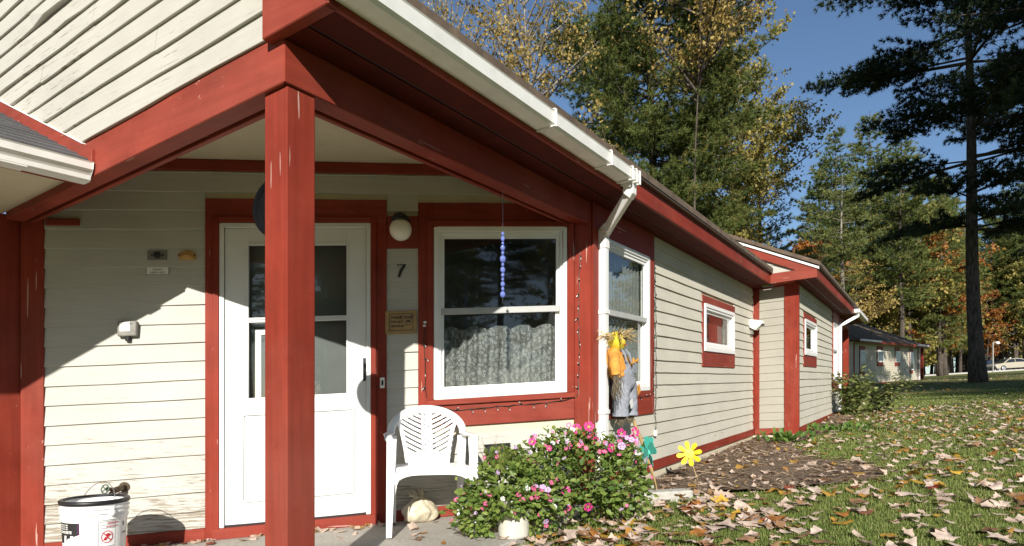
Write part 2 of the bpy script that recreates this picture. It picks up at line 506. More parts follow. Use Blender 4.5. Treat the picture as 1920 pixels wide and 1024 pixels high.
# ------------------------------------------------------------------ site: ground and cottages sheared upward with x to match the view's tilted horizon
Z_SHEAR = 0.0597                       # shear: z added per metre of x; uprights stay plumb
YS = [-80, 0, 4, 6, 9, 25, 36, 75, 200, 420]
HS = [-0.05, -0.05, -0.05, -0.03, 0.0, 0.46, 0.56, 0.9, 1.6, 2.5]
def gh(y):
    return float(np.interp(y, YS, HS))
def gz(x, y):
    return gh(y) + Z_SHEAR * x

W = {}                               # where each root or part sits, for relative coordinates
def link(o, parent=None):
    COL.objects.link(o)
    if parent is not None:
        o.parent = parent
    return o

def thing(name, label, cat, loc=(0, 0, 0), rot=(0, 0, 0), group=None, local=True):
    o = bpy.data.objects.new(name, None)
    o.empty_display_size = 0.1
    link(o)
    o.location = loc
    o.rotation_euler = rot
    o['label'] = label
    o['category'] = cat
    if group:
        o['group'] = group
    W[o.name] = Vector((0, 0, 0)) if local else Vector(loc)
    return o

def tag(o, label, cat, group=None, kind=None):
    o['label'] = label
    o['category'] = cat
    if group:
        o['group'] = group
    if kind:
        o['kind'] = kind
    return o

class MB:
    def __init__(self):
        self.v = []
        self.f = []
    def add(self, verts, faces):
        b = len(self.v)
        self.v += [Vector(p) for p in verts]
        self.f += [tuple(i + b for i in f) for f in faces]
        return self
    def hexa(self, c):
        return self.add(c, [(0, 3, 2, 1), (4, 5, 6, 7), (0, 1, 5, 4), (1, 2, 6, 5), (2, 3, 7, 6), (3, 0, 4, 7)])
    def box(self, fr, t0, t1, n0, n1, h0, h1):
        P = fr.P
        return self.hexa([P(t0, n0, h0), P(t1, n0, h0), P(t1, n1, h0), P(t0, n1, h0), P(t0, n0, h1), P(t1, n0, h1), P(t1, n1, h1), P(t0, n1, h1)])
    def lbox(self, x0, x1, y0, y1, z0, z1):
        return self.hexa([(x0, y0, z0), (x1, y0, z0), (x1, y1, z0), (x0, y1, z0), (x0, y0, z1), (x1, y0, z1), (x1, y1, z1), (x0, y1, z1)])
    def prism(self, pts_a, pts_b):
        n = len(pts_a)
        b = len(self.v)
        self.v += [Vector(p) for p in pts_a] + [Vector(p) for p in pts_b]
        self.f.append(tuple(b + i for i in range(n))[::-1])
        self.f.append(tuple(b + n + i for i in range(n)))
        for i in range(n):
            j = (i + 1) % n
            self.f.append((b + i, b + j, b + n + j, b + n + i))
        return self
    def tube(self, pts, rad, seg=6, cap=True):
        pts = [Vector(p) for p in pts]
        n = len(pts)
        rads = rad if isinstance(rad, (list, tuple)) else [rad] * n
        b = len(self.v)
        ref = None
        for i, p in enumerate(pts):
            d = (pts[min(i + 1, n - 1)] - pts[max(i - 1, 0)])
            if d.length < 1e-9:
                d = Vector((0, 0, 1))
            d.normalize()
            if ref is None:
                ref = Vector((0, 0, 1)) if abs(d.z) < 0.9 else Vector((1, 0, 0))
            x = d.cross(ref)
            if x.length < 1e-6:
                x = d.orthogonal()
            x.normalize()
            y = d.cross(x).normalized()
            ref = x.cross(d) * -1 if False else ref
            for k in range(seg):
                a = 2 * math.pi * k / seg
                self.v.append(p + (x * math.cos(a) + y * math.sin(a)) * rads[i])
        for i in range(n - 1):
            for k in range(seg):
                k2 = (k + 1) % seg
                self.f.append((b + i * seg + k, b + i * seg + k2, b + (i + 1) * seg + k2, b + (i + 1) * seg + k))
        if cap:
            self.f.append(tuple(b + k for k in range(seg))[::-1])
            self.f.append(tuple(b + (n - 1) * seg + k for k in range(seg)))
        return self
    def lathe(self, prof, mtx=Matrix(), seg=24, cap=True):
        b = len(self.v)
        for r, z in prof:
            for k in range(seg):
                a = 2 * math.pi * k / seg
                self.v.append(mtx @ Vector((r * math.cos(a), r * math.sin(a), z)))
        n = len(prof)
        for i in range(n - 1):
            for k in range(seg):
                k2 = (k + 1) % seg
                self.f.append((b + i * seg + k, b + i * seg + k2, b + (i + 1) * seg + k2, b + (i + 1) * seg + k))
        if cap:
            self.f.append(tuple(b + k for k in range(seg))[::-1])
            self.f.append(tuple(b + (n - 1) * seg + k for k in range(seg)))
        return self
    def ball(self, c, r, seg=12, rings=8, scale=(1, 1, 1), mtx=None):
        c = Vector(c)
        prof = []
        b = len(self.v)
        for i in range(rings + 1):
            th = math.pi * i / rings
            for k in range(seg):
                a = 2 * math.pi * k / seg
                p = Vector((r * math.sin(th) * math.cos(a) * scale[0], r * math.sin(th) * math.sin(a) * scale[1], r * math.cos(th) * scale[2]))
                if mtx:
                    p = mtx @ p
                self.v.append(c + p)
        for i in range(rings):
            for k in range(seg):
                k2 = (k + 1) % seg
                self.f.append((b + i * seg + k, b + (i + 1) * seg + k, b + (i + 1) * seg + k2, b + i * seg + k2))
        return self
    def build(self, name, mat, parent=None, smooth=False, bevel=0.0, label=None, fix=True, segs=1):
        c = Vector((0, 0, 0))
        if self.v:
            lo = Vector((min(p.x for p in self.v), min(p.y for p in self.v), min(p.z for p in self.v)))
            hi = Vector((max(p.x for p in self.v), max(p.y for p in self.v), max(p.z for p in self.v)))
            c = (lo + hi) / 2
        me = bpy.data.meshes.new(name)
        me.from_pydata([p - c for p in self.v], [], self.f)
        if fix or bevel:
            bm = bmesh.new()
            bm.from_mesh(me)
            if bevel:
                bmesh.ops.remove_doubles(bm, verts=bm.verts, dist=1e-5)
            bmesh.ops.recalc_face_normals(bm, faces=bm.faces)
            if bevel:
                ed = [e for e in bm.edges if len(e.link_faces) == 2 and e.calc_face_angle(0) > 0.5]
                bmesh.ops.bevel(bm, geom=ed, offset=bevel, segments=segs, affect='EDGES', profile=0.5)
            bm.to_mesh(me)
            bm.free()
        if smooth:
            me.polygons.foreach_set('use_smooth', [True] * len(me.polygons))
        me.materials.append(mat)
        o = bpy.data.objects.new(name, me)
        link(o, parent)
        base = W.get(parent.name, Vector((0, 0, 0))) if parent is not None else Vector((0, 0, 0))
        o.location = c - base
        W[o.name] = c.copy() if parent is None else c.copy()
        if label:
            o['label'] = label
        return o

class Fr:
    """a wall's own frame: t along it, n out of it, h above the porch floor (plus the z shear along x)"""
    def __init__(self, o, d, n):
        self.o, self.d, self.n = o, d, n
    def xy(self, t, n=0.0):
        return (self.o[0] + self.d[0] * t + self.n[0] * n, self.o[1] + self.d[1] * t + self.n[1] * n)
    def P(self, t, n, h):
        x, y = self.xy(t, n)
        return Vector((x, y, h + Z_SHEAR * x))

dR = (math.sin(AR), math.cos(AR)); nR = (math.cos(AR), -math.sin(AR))
AD = AR + math.pi / 4
dD = (math.sin(AD), math.cos(AD)); nD = (dD[1], -dD[0])
neg = lambda d: (-d[0], -d[1])
D = Fr((-1.95672, 4.264), dD, nD)
TC = 2.6055
Cc = D.xy(TC)
R = Fr(Cc, dR, nR)
GS = -2.756
G = Fr(R.xy(GS), neg(nR), neg(dR))
J = Fr(R.xy(5.7), nR, neg(dR))
JW = 0.613
R2 = Fr(J.xy(JW), dR, nR)
Nf = Fr(D.xy(-1.1613), neg(dR), nR)
dD2 = ((dR[0] - nR[0]) / math.sqrt(2), (dR[1] - nR[1]) / math.sqrt(2))
D2 = Fr(R2.xy(5.7), dD2, ((dR[0] + nR[0]) / math.sqrt(2), (dR[1] + nR[1]) / math.sqrt(2)))

def copy_tree(o, parent=None):
    c = o.copy()
    COL.objects.link(c)
    c.parent = parent
    for ch in list(o.children):
        copy_tree(ch, c)
    return c

def add_text(mb, s, size, place, bold=0.0, italic=0.0, align='LEFT'):
    cu = bpy.data.curves.new('txt', 'FONT')
    cu.body = s
    cu.size = size
    cu.align_x = align
    cu.offset = bold
    cu.shear = italic
    cu.resolution_u = 2
    o = bpy.data.objects.new('txt', cu)
    COL.objects.link(o)
    dg = bpy.context.evaluated_depsgraph_get()
    me = bpy.data.meshes.new_from_object(o.evaluated_get(dg))
    vs = [place(v.co.x, v.co.y) for v in me.vertices]
    fs = [tuple(p.vertices) for p in me.polygons]
    mb.add(vs, fs)
    bpy.data.objects.remove(o)
    bpy.data.curves.remove(cu)
    bpy.data.meshes.remove(me)
    return mb

def np_mesh(name, verts, tris, mat, tone=None, quads=False, parent=None, loc=None, mats=None):
    """big leaf and needle meshes straight from arrays"""
    verts = np.asarray(verts, dtype=np.float32)
    tris = np.asarray(tris, dtype=np.int32)
    k = tris.shape[1]
    me = bpy.data.meshes.new(name)
    me.vertices.add(len(verts))
    me.vertices.foreach_set('co', verts.ravel())
    me.loops.add(tris.size)
    me.loops.foreach_set('vertex_index', tris.ravel())
    me.polygons.add(len(tris))
    me.polygons.foreach_set('loop_start', np.arange(0, tris.size, k, dtype=np.int32))
    me.polygons.foreach_set('loop_total', np.full(len(tris), k, dtype=np.int32))
    me.update(calc_edges=True)
    if tone is not None:
        a = me.attributes.new('tone', 'FLOAT', 'POINT')
        a.data.foreach_set('value', np.asarray(tone, dtype=np.float32))
    me.materials.append(mat)
    return me

# ================================================================== THE GROUND
def build_ground():
    xs = np.concatenate([np.linspace(-400, -40, 13), np.linspace(-30, 30, 81), np.linspace(40, 400, 13)])
    ys = np.concatenate([np.linspace(-300, -12, 13), np.linspace(-10, 40, 101), np.linspace(44, 120, 20), np.linspace(140, 420, 12)])
    X, Y = np.meshgrid(xs, ys, indexing='ij')
    Z = np.interp(Y, YS, HS) + Z_SHEAR * X
    rng = np.random.default_rng(3)
    Z += 0.012 * np.sin(X * 1.7 + 1) * np.sin(Y * 1.3) * (np.abs(X) < 30)
    nx, ny = len(xs), len(ys)
    v = np.stack([X.ravel(), Y.ravel(), Z.ravel()], 1)
    i, j = np.meshgrid(np.arange(nx - 1), np.arange(ny - 1), indexing='ij')
    a = (i * ny + j).ravel()
    q = np.stack([a, a + ny, a + ny + 1, a + 1], 1)
    me = np_mesh('lawn', v, q, M['lawn'])
    o = link(bpy.data.objects.new('lawn', me))
    o['kind'] = 'structure'
    o['label'] = 'green lawn strewn with fallen leaves beside the cottages'
build_ground()

SLAB_O = 0.14
mb = MB()
def slab_pts(h):
    pts = [D.xy(-1.2, 0.02), D.xy(TC - 0.05, 0.02), R.xy(-0.05, SLAB_O), R.xy(-3.05, SLAB_O), R.xy(-3.4, -0.4), R.xy(-5.2, -1.2), Nf.xy(2.8, 0.0)]
    return [Vector((x, y, h + Z_SHEAR * x)) for x, y in pts]
mb.prism(slab_pts(-0.14), slab_pts(0.0))
o = mb.build('porch_slab', M['concrete'], bevel=0.008)
o['kind'] = 'structure'
o['label'] = 'pale concrete porch slab in front of the door'

MULCH = [(0.95, 5.35), (1.25, 5.12), (1.583, 5.0), (2.046, 4.978), (2.517, 5.085), (3.007, 5.272), (3.33, 5.63), (3.45, 6.2), (3.3, 6.9), (3.4, 7.6), (3.75, 8.5), (4.35, 9.2), (5.3, 10.3), (6.2, 11.6), (7.2, 13.2), (6.9, 13.8), (4.2, 9.4), (3.65, 9.6), (0.75, 5.1)]
def in_poly(px, py, poly):
    inside = np.zeros(np.shape(px), bool)
    n = len(poly)
    for i in range(n):
        x0, y0 = poly[i]; x1, y1 = poly[(i + 1) % n]
        c = ((y0 > py) != (y1 > py)) & (px < (x1 - x0) * (py - y0) / (y1 - y0 + 1e-12) + x0)
        inside ^= c
    return inside
def coords_R(px, py):
    dx = px - Cc[0]; dy = py - Cc[1]
    return dx * dR[0] + dy * dR[1], dx * nR[0] + dy * nR[1]      # s, o
def on_slab(px, py):
    s, o_ = coords_R(px, py)
    return (o_ < SLAB_O) & (s < 0.0) & (s > -3.05) | (o_ < -0.4) & (s < -3.0)
def in_house(px, py):
    s, o_ = coords_R(px, py)
    return ((s >= -0.1) & (s < 5.7) & (o_ < 0.02)) | ((s >= 5.65) & (s < 14.5) & (o_ < 0.64))

def build_mulch():
    c = 0.05
    xs = np.arange(0.6, 7.4, c); ys = np.arange(4.9, 14.0, c)
    X, Y = np.meshgrid(xs, ys, indexing='ij')
    rng = np.random.default_rng(5)
    wob = 0.06 * np.sin(X * 9 + Y * 4) + 0.05 * np.sin(Y * 13 - X * 5)
    ins = in_poly(X + wob, Y + wob * 0.7, MULCH)
    Z = np.interp(Y, YS, HS) + Z_SHEAR * X + 0.012 + 0.014 * rng.random(X.shape) + 0.02 * np.maximum(0, np.sin(X * 3.1) * np.sin(Y * 2.3))
    ny = len(ys)
    cell = ins[:-1, :-1] & ins[1:, 1:]
    i, j = np.nonzero(cell)
    a = i * ny + j
    q = np.stack([a, a + ny, a + ny + 1, a + 1], 1)
    used = np.unique(q)
    mp = -np.ones(X.size, int); mp[used] = np.arange(len(used))
    v = np.stack([X.ravel(), Y.ravel(), Z.ravel()], 1)[used]
    me = np_mesh('mulch_bed', v, mp[q], M['mulch'])
    o = link(bpy.data.objects.new('mulch_bed', me))
    o['kind'] = 'structure'
    o['label'] = 'brown bark mulch bed along the cottage side wall'
build_mulch()

# ================================================================== THE COTTAGE
HL = (Cc[0], Cc[1], 0.0 + Z_SHEAR * Cc[0])
house = thing('cottage', 'cream clapboard cottage with red trim, corner porch, white door and window beside the lawn', 'house', HL, local=False)

def rects(t0, t1, h0, h1, holes):
    """split a wall rectangle round its openings"""
    ts = sorted({t0, t1, *[min(max(x, t0), t1) for hl in holes for x in hl[:2]]})
    out = []
    for a, b in zip(ts[:-1], ts[1:]):
        if b - a < 1e-4:
            continue
        m = (a + b) / 2
        cuts = sorted([(hl[2], hl[3]) for hl in holes if hl[0] < m < hl[1]])
        z = h0
        for c0, c1 in cuts:
            if c0 > z + 1e-4:
                out.append((a, b, z, min(c0, h1)))
            z = max(z, c1)
        if z < h1 - 1e-4:
            out.append((a, b, z, h1))
    return out

BOARD_N = [0]
def board(fr, t0, t1, h0, h1, mat, parent, thick=0.016, wob=0.0012, warp=None, seed=0, seglen=0.16, slant=0.0):
    """one bevelled clapboard: thin top tucked under the course above, thick lower lip"""
    r = random.Random(seed)
    n = max(1, int((t1 - t0) / seglen))
    mb = MB()
    ph = r.uniform(0, 6); ph2 = r.uniform(0, 6)
    top = thick * 0.35
    rings = []
    for i in range(n + 1):
        t = t0 + (t1 - t0) * i / n
        dz = wob * (math.sin(t * 5 + ph) + 0.7 * r.uniform(-1, 1))
        dn = 0.8 * wob * (math.sin(t * 3.1 + ph2) + 0.6 * r.uniform(-1, 1)) + 0.0009
        if warp:
            wt, ww, wn, wz = warp
            k = math.exp(-((t - wt) / ww) ** 2)
            dn += wn * k
            dz += wz * k
        lip = thick + dn
        b = len(mb.v)
        tt = t + slant * (i / n)
        mb.v += [fr.P(t, 0.0004, h0 + dz + 0.002), fr.P(t, lip - 0.002, h0 + dz), fr.P(t, lip, h0 + dz + 0.002), fr.P(tt, top, h1 + 0.012), fr.P(tt, 0.0004, h1 + 0.012)]
        rings.append(b)
    for a, b in zip(rings[:-1], rings[1:]):
        for k in range(5):
            k2 = (k + 1) % 5
            mb.f.append((a + k, a + k2, b + k2, b + k))
    mb.f.append(tuple(rings[0] + k for k in range(5))[::-1])
    mb.f.append(tuple(rings[-1] + k for k in range(5)))
    BOARD_N[0] += 1
    return mb.build('siding_board', mat, parent)

def clad(fr, t0, t1, h_first, pitch, h_top, holes, mat, parent, thick=0.016, wob=0.0012, split=0.0, seed=0, h_bot=None):
    r = random.Random(seed)
    h = h_first
    while h < h_top - 0.012:
        a, b = max(h, h_bot if h_bot is not None else h), min(h + pitch, h_top)
        mid = h + 0.4 * pitch
        spans = [(t0, t1)]
        for hl in holes:
            if hl[2] < h + 0.6 * pitch and hl[3] > h + 0.25 * pitch:
                new = []
                for s0, s1 in spans:
                    if hl[1] <= s0 or hl[0] >= s1:
                        new.append((s0, s1))
                    else:
                        if hl[0] - s0 > 0.01: new.append((s0, hl[0]))
                        if s1 - hl[1] > 0.01: new.append((hl[1], s1))
                spans = new
        for s0, s1 in spans:
            if split and s1 - s0 > 2.2 and r.random() < split:
                c = r.uniform(s0 + 0.6, s1 - 0.6)
                board(fr, s0, c - 0.0012, a, b, mat, parent, thick, wob, seed=r.randrange(9999))
                board(fr, c + 0.0012, s1, a + r.uniform(-0.0015, 0.0015), b, mat, parent, thick + r.uniform(-0.001, 0.0015), wob, seed=r.randrange(9999))
            else:
                board(fr, s0, s1, a, b, mat, parent, thick, wob, seed=r.randrange(9999))
        h += pitch

def sheath(fr, t0, t1, h0, h1, holes, parent, n0=-0.03, n1=0.0):
    for a, b, c, d in rects(t0, t1, h0, h1, holes):
        MB().box(fr, a, b, n0, n1, c, d).build('wall_panel', M['cream_flat'], parent)

def bx(name, fr, a, mat, parent=None, bevel=0.003, label=None):
    return MB().box(fr, *a).build(name, mat, parent, bevel=bevel, label=label)

# ---- door wall
WD = (1.425, 2.42, 0.845, 2.08)             # white window frame on the door wall
dholes = [(-0.088, 1.095, 0.0, 2.27), (1.315, TC - 0.125, 0.64, 2.255), (1.095, 1.315, 1.93, 2.16)]
PD = 0.1248
clad(D, -1.031, TC - 0.125, 1.712 - 13 * PD - 0.02, PD, 2.456, dholes, M['cream_d'], house, 0.021, 0.0016, seed=4, h_bot=0.08)
sheath(D, -1.16, TC, 0.0, 2.53, [(0.0, 0.985, 0.07, 2.105), (WD[0] + .01, WD[1] - .01, WD[2] + .01, WD[3] - .01)], house)
bx('base_board', D, (-1.031, -0.088, 0.0, 0.026, 0.0, 0.079), M['red_d'], house)
bx('base_board', D, (1.095, TC - 0.125, 0.0, 0.026, 0.0, 0.079), M['red_d'], house)
bx('corner_board', D, (-1.16, -1.031, 0.0, 0.028, 0.0, 2.35), M['red_v'], house)
bx('corner_board', D, (TC - 0.125, TC + 0.004, 0.0, 0.028, 0.0, 2.30), M['red_v'], house)
bx('trim_board', D, (-1.15, TC, 0.0, 0.03, 2.457, 2.53), M['red_d'], house)
bx('door_casing', D, (-0.088, -0.002, 0.0, 0.030, 0.0, 2.108), M['red_v'], house)
bx('door_casing', D, (0.987, 1.095, 0.0, 0.028, 0.0, 2.108), M['red_v'], house)
bx('door_casing', D, (-0.088, 1.095, 0.0, 0.029, 2.108, 2.27), M['red_d'], house)
bx('door_stop', D, (-0.040, -0.001, 0.029, 0.044, 0.0, 2.145), M['red_v'], house)
bx('door_stop', D, (0.986, 1.022, 0.029, 0.044, 0.0, 2.145), M['red_v'], house)
bx('door_stop', D, (-0.001, 0.986, 0.030, 0.044, 2.108, 2.145), M['red_d'], house)
bx('door_sill', D, (-0.040, 1.03, 0.0, 0.062, 0.0, 0.07), M['red_d'], house)
bx('window_casing', D, (1.315, WD[0] - 0.002, 0.0, 0.026, 0.80, 2.255), M['red_v'], house)
bx('window_casing', D, (WD[1] + 0.002, TC - 0.126, 0.0, 0.026, 0.80, 2.255), M['red_v'], house)
bx('window_casing', D, (WD[0] - 0.002, WD[1] + 0.002, 0.0, 0.026, 2.083, 2.255), M['red_d'], house)
bx('window_casing', D, (1.315, TC - 0.126, 0.0, 0.026, 0.645, 0.799), M['red_d'], house)
bx('window_sill', D, (1.377, 2.478, 0.027, 0.048, 0.803, 0.842), M['red_d'], house)
bx('window_stop', D, (1.377, WD[0] - 0.003, 0.027, 0.040, 0.843, 2.125), M['red_v'], house)
bx('window_stop', D, (WD[1] + 0.003, 2.466, 0.027, 0.040, 0.843, 2.125), M['red_v'], house)
bx('window_stop', D, (WD[0] - 0.003, WD[1] + 0.003, 0.027, 0.040, 2.083, 2.125), M['red_d'], house)
bx('light_block', D, (1.096, 1.314, 0.0, 0.024, 1.931, 2.159), M['red_d'], house)
bx('beam_bearer', D, (-1.02, -0.83, 0.0, 0.035, 2.088, 2.13), M['red_d'], house)

def curtain(fr, t0, t1, n, h0, h1, mat, parent, amp=0.012, folds=11, scallop=0.0, name='curtain', drop=0.0):
    mb = MB()
    nx, ny = 90, 10
    for j in range(ny + 1):
        for i in range(nx + 1):
            u = i / nx
            t = t0 + (t1 - t0) * u
            top = h1 + scallop * abs(math.sin(u * math.pi * 5.0)) - drop * math.exp(-((u - 0.38) / 0.03) ** 2) - drop * (1 - min(1, u * 2.6)) * 1.2
            h = h0 + (top - h0) * j / ny
            mb.v.append(fr.P(t, n + amp * math.sin(u * folds * 2 * math.pi + 0.5 * math.sin(j * 0.7)), h))
    for j in range(ny):
        for i in range(nx):
            a = j * (nx + 1) + i
            mb.f.append((a, a + 1, a + nx + 2, a + nx + 1))
    return mb.build(name, mat, parent, smooth=True, fix=False)

def window(fr, a, parent, mid=True, fw=0.058, depth=0.045, inner='lace', proud=0.032, midh=1.478):
    """double-hung vinyl window: outer frame in two steps, two sashes, two panes, what hangs behind"""
    t0, t1, h0, h1 = a
    mb = MB()
    def ring(x0, x1, z0, z1, w, n0, n1):
        mb.box(fr, x0, x0 + w, n0, n1, z0, z1)
        mb.box(fr, x1 - w, x1, n0, n1, z0, z1)
        mb.box(fr, x0 + w, x1 - w, n0, n1, z1 - w, z1)
        mb.box(fr, x0 + w, x1 - w, n0, n1, z0, z0 + w * 1.25)
    ring(t0, t1, h0, h1, fw * 0.55, -0.03, proud)
    w = mb.build('window', M['white'], parent, bevel=0.003)
    k = fw * 0.55
    mb = MB()
    ring(t0 + k + .001, t1 - k - .001, h0 + k * 1.25 + .001, h1 - k - .001, fw * 0.34, -0.04, proud - 0.012)
    fr2 = mb.build('frame', M['white'], w, bevel=0.002)
    k2 = k + fw * 0.34 + .002
    x0, x1, z0, z1 = t0 + k2, t1 - k2, h0 + k2 * 1.2, h1 - k2
    sw = fw * 0.42
    def sash(z0, z1, n0, mat):
        m2 = MB()
        m2.box(fr, x0, x0 + sw, n0, n0 + 0.02, z0, z1)
        m2.box(fr, x1 - sw, x1, n0, n0 + 0.02, z0, z1)
        m2.box(fr, x0 + sw, x1 - sw, n0, n0 + 0.02, z0, z0 + sw)
        m2.box(fr, x0 + sw, x1 - sw, n0, n0 + 0.02, z1 - sw, z1)
        m2.build('sash', mat, w, bevel=0.0015)
        m3 = MB()
        m3.box(fr, x0 + sw - .002, x1 - sw + .002, n0 + 0.008, n0 + 0.011, z0 + sw - .002, z1 - sw + .002)
        m3.build('pane', M['glass'], w)
    if mid:
        sash(midh - 0.022, z1, -0.010, M['white'])
        sash(z0, midh + 0.022, -0.034, M['white'])
        MB().box(fr, x0, x1, 0.0102, 0.020, midh - 0.026, midh + 0.020).build('meeting_rail', M['screen_grey'], w, bevel=0.003)
    else:
        sash(z0, z1, -0.015, M['white'])
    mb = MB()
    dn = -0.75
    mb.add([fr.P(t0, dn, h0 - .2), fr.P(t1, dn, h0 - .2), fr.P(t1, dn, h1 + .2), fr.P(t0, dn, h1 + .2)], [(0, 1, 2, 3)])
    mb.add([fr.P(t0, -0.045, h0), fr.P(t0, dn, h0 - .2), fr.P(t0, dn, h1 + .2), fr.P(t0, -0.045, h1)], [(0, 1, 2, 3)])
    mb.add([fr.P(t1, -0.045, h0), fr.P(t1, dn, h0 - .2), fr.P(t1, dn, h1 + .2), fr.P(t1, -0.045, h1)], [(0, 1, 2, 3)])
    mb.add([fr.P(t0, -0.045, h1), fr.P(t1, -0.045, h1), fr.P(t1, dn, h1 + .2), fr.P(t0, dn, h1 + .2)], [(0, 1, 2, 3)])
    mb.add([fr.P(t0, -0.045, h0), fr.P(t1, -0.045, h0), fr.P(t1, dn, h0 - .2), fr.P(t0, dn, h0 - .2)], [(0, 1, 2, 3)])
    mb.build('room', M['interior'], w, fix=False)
    return w, (x0, x1, z0, z1)

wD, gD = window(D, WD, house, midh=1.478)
curtain(D, gD[0] - .01, gD[1] + .01, -0.085, gD[2] - 0.02, 1.345, M['lace'], wD, 0.020, 11, 0.030, drop=0.0)

# ---- the white storm door
door = MB()
z0, z1 = 0.085, 2.072
door.box(D, 0.033, 0.181, -0.012, 0.020, z0, z1)
door.box(D, 0.821, 0.953, -0.012, 0.020, z0, z1)
door.box(D, 0.181, 0.821, -0.012, 0.020, 1.959, z1)
door.box(D, 0.181, 0.821, -0.010, 0.018, 1.436, 1.468)
door.box(D, 0.181, 0.821, -0.012, 0.020, z0, 0.927)
door = door.build('door', M['door_white'], house, bevel=0.002)
def bead_ring(t0, t1, h0, h1, w=0.012, n0=0.0202, n1=0.025):
    m_ = MB()
    m_.box(D, t0 - w, t0, n0, n1, h0 - w, h1 + w); m_.box(D, t1, t1 + w, n0, n1, h0 - w, h1 + w)
    m_.box(D, t0, t1, n0, n1, h1, h1 + w); m_.box(D, t0, t1, n0, n1, h0 - w, h0)
    return m_
bead_ring(0.181, 0.821, 1.468, 1.959).build('glazing_bead', M['door_white'], door, bevel=0.0015)
bead_ring(0.181, 0.821, 0.927, 1.436).build('glazing_bead', M['door_white'], door, bevel=0.0015)
MB().box(D, 0.179, 0.823, 0.000, 0.004, 1.466, 1.961).build('glass_pane', M['glass'], door)
MB().box(D, 0.179, 0.823, 0.000, 0.004, 0.925, 1.438).build('glass_pane', M['glass'], door)
for (a, b) in ((0.150, 0.455), (0.545, 0.857)):
    m_ = bead_ring(a, b, 0.245, 0.81, 0.016, 0.0202, 0.033)
    m_.build('panel_moulding', M['door_white'], door, bevel=0.003)
    MB().box(D, a + 0.03, b - 0.03, 0.0202, 0.029, 0.275, 0.78).build('panel', M['door_white'], door, bevel=0.003)
bx('kick_strip', D, (0.033, 0.953, -0.01, 0.016, 0.071, 0.084), M['charcoal'], door, 0)
h_ = MB()
h_.box(D, 0.932, 0.950, 0.0202, 0.027, 1.005, 1.165)
h_.tube([D.P(0.941, 0.026, 1.135), D.P(0.941, 0.062, 1.125), D.P(0.941, 0.068, 1.08), D.P(0.941, 0.058, 1.03), D.P(0.941, 0.026, 1.02)], 0.0085, 8)
h_.build('handle', M['dark'], door, bevel=0)
jm = MB()
jm.box(D, 0.0, 0.031, -0.02, 0.036, 0.071, 2.105); jm.box(D, 0.955, 0.986, -0.02, 0.036, 0.071, 2.105); jm.box(D, 0.031, 0.955, -0.02, 0.036, 2.074, 2.105)
jm.build('door_frame', M['door_white'], house, bevel=0.003)
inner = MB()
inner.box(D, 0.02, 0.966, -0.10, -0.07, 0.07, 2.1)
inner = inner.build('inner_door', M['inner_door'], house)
for a in ((0.21, 0.25, -0.069, -0.060, 0.9, 1.40), (0.25, 0.30, -0.069, -0.060, 1.36, 1.40)):
    bx('panel_trim', D, a, M['white'], inner, 0.002)

# ---- post, beams, ceiling
post = MB().box(R, -2.746, -2.606, -0.14, 0.0, -0.06, 2.104).build('porch_post', M['red_v'], house, bevel=0.005, segs=2)
def beam(fr, far, h0, h1, mat, htop):
    """outer ply, core and inner ply, mitred at the post; t runs from the corner, n outwards"""
    def ply(n0, n1, a, b, name, par, bev):
        q = [(-n1, n1), (far, n1), (far, n0), (-n0, n0)]
        return MB().prism([fr.P(t_, n_, a) for t_, n_ in q], [fr.P(t_, n_, b) for t_, n_ in q]).build(name, mat, par, bevel=bev)
    bm_ = ply(-0.085, 0.010, h0, h1, 'beam', house, 0.004)
    ply(-0.140, -0.112, h0 + 0.002, htop, 'beam_ply', bm_, 0.003)
    ply(-0.1115, -0.0855, h0 + 0.06, htop, 'beam_core', bm_, 0)
beam(G, 2.62, 2.105, 2.308, M['red_g'], 2.53)
RB = Fr(R.xy(GS), dR, nR)
beam(RB, -GS, 2.105, 2.276, M['red_r'], 2.53)
cp = [D.xy(-1.16, 0.0), D.xy(TC, 0.0), R.xy(-0.02, -0.141), R.xy(GS + 0.142, -0.141), G.xy(2.62, -0.141)]
MB().prism([Vector((x, y, 2.531 + Z_SHEAR * x)) for x, y in cp], [Vector((x, y, 2.55 + Z_SHEAR * x)) for x, y in cp]).build('ceiling', M['cream_flat'], house)

# ---- gable wall above the beam
def flash_u(h):
    return 1.581 + (h - 2.277) / 0.516
gp = 0.1165
hh = 2.302
kk = 0
gr_ = random.Random(8)
while hh < 3.75:
    u0 = 0.070 if hh < 2.50 else max(0.070, (hh + gp - 2.60) / 0.5 + 0.07)
    u1 = flash_u(hh)
    if u1 > u0 + 0.1:
        warp = (1.95, 0.16, 0.022, 0.006) if kk == 7 else ((1.75, 0.10, 0.006, 0.004) if kk == 6 else None)
        if kk in (2, 4, 5):
            c = gr_.uniform(u0 + 0.5, u1 - 0.4)
            board(G, u0, c - 0.0015, hh, hh + gp, M['cream_g'], house, 0.024, 0.0022, None, seed=kk * 7)
            board(G, c + 0.0015, u1, hh + 0.002, hh + gp, M['cream_g'], house, 0.0255, 0.0022, warp, seed=kk * 7 + 1, slant=(gp + 0.012) / 0.516)
        else:
            board(G, u0, u1, hh, hh + gp, M['cream_g'], house, 0.024, 0.0022, warp, seed=kk * 7, slant=(gp + 0.012) / 0.516)
    hh += gp
    kk += 1
gw = [(0.0, 2.309), (1.7, 2.309), (3.4, 3.18), (3.4, 4.13), (0.0, 2.43)]
MB().prism([G.P(u, -0.03, h) for u, h in gw], [G.P(u, -0.001, h) for u, h in gw]).build('wall_panel', M['cream_flat'], house)
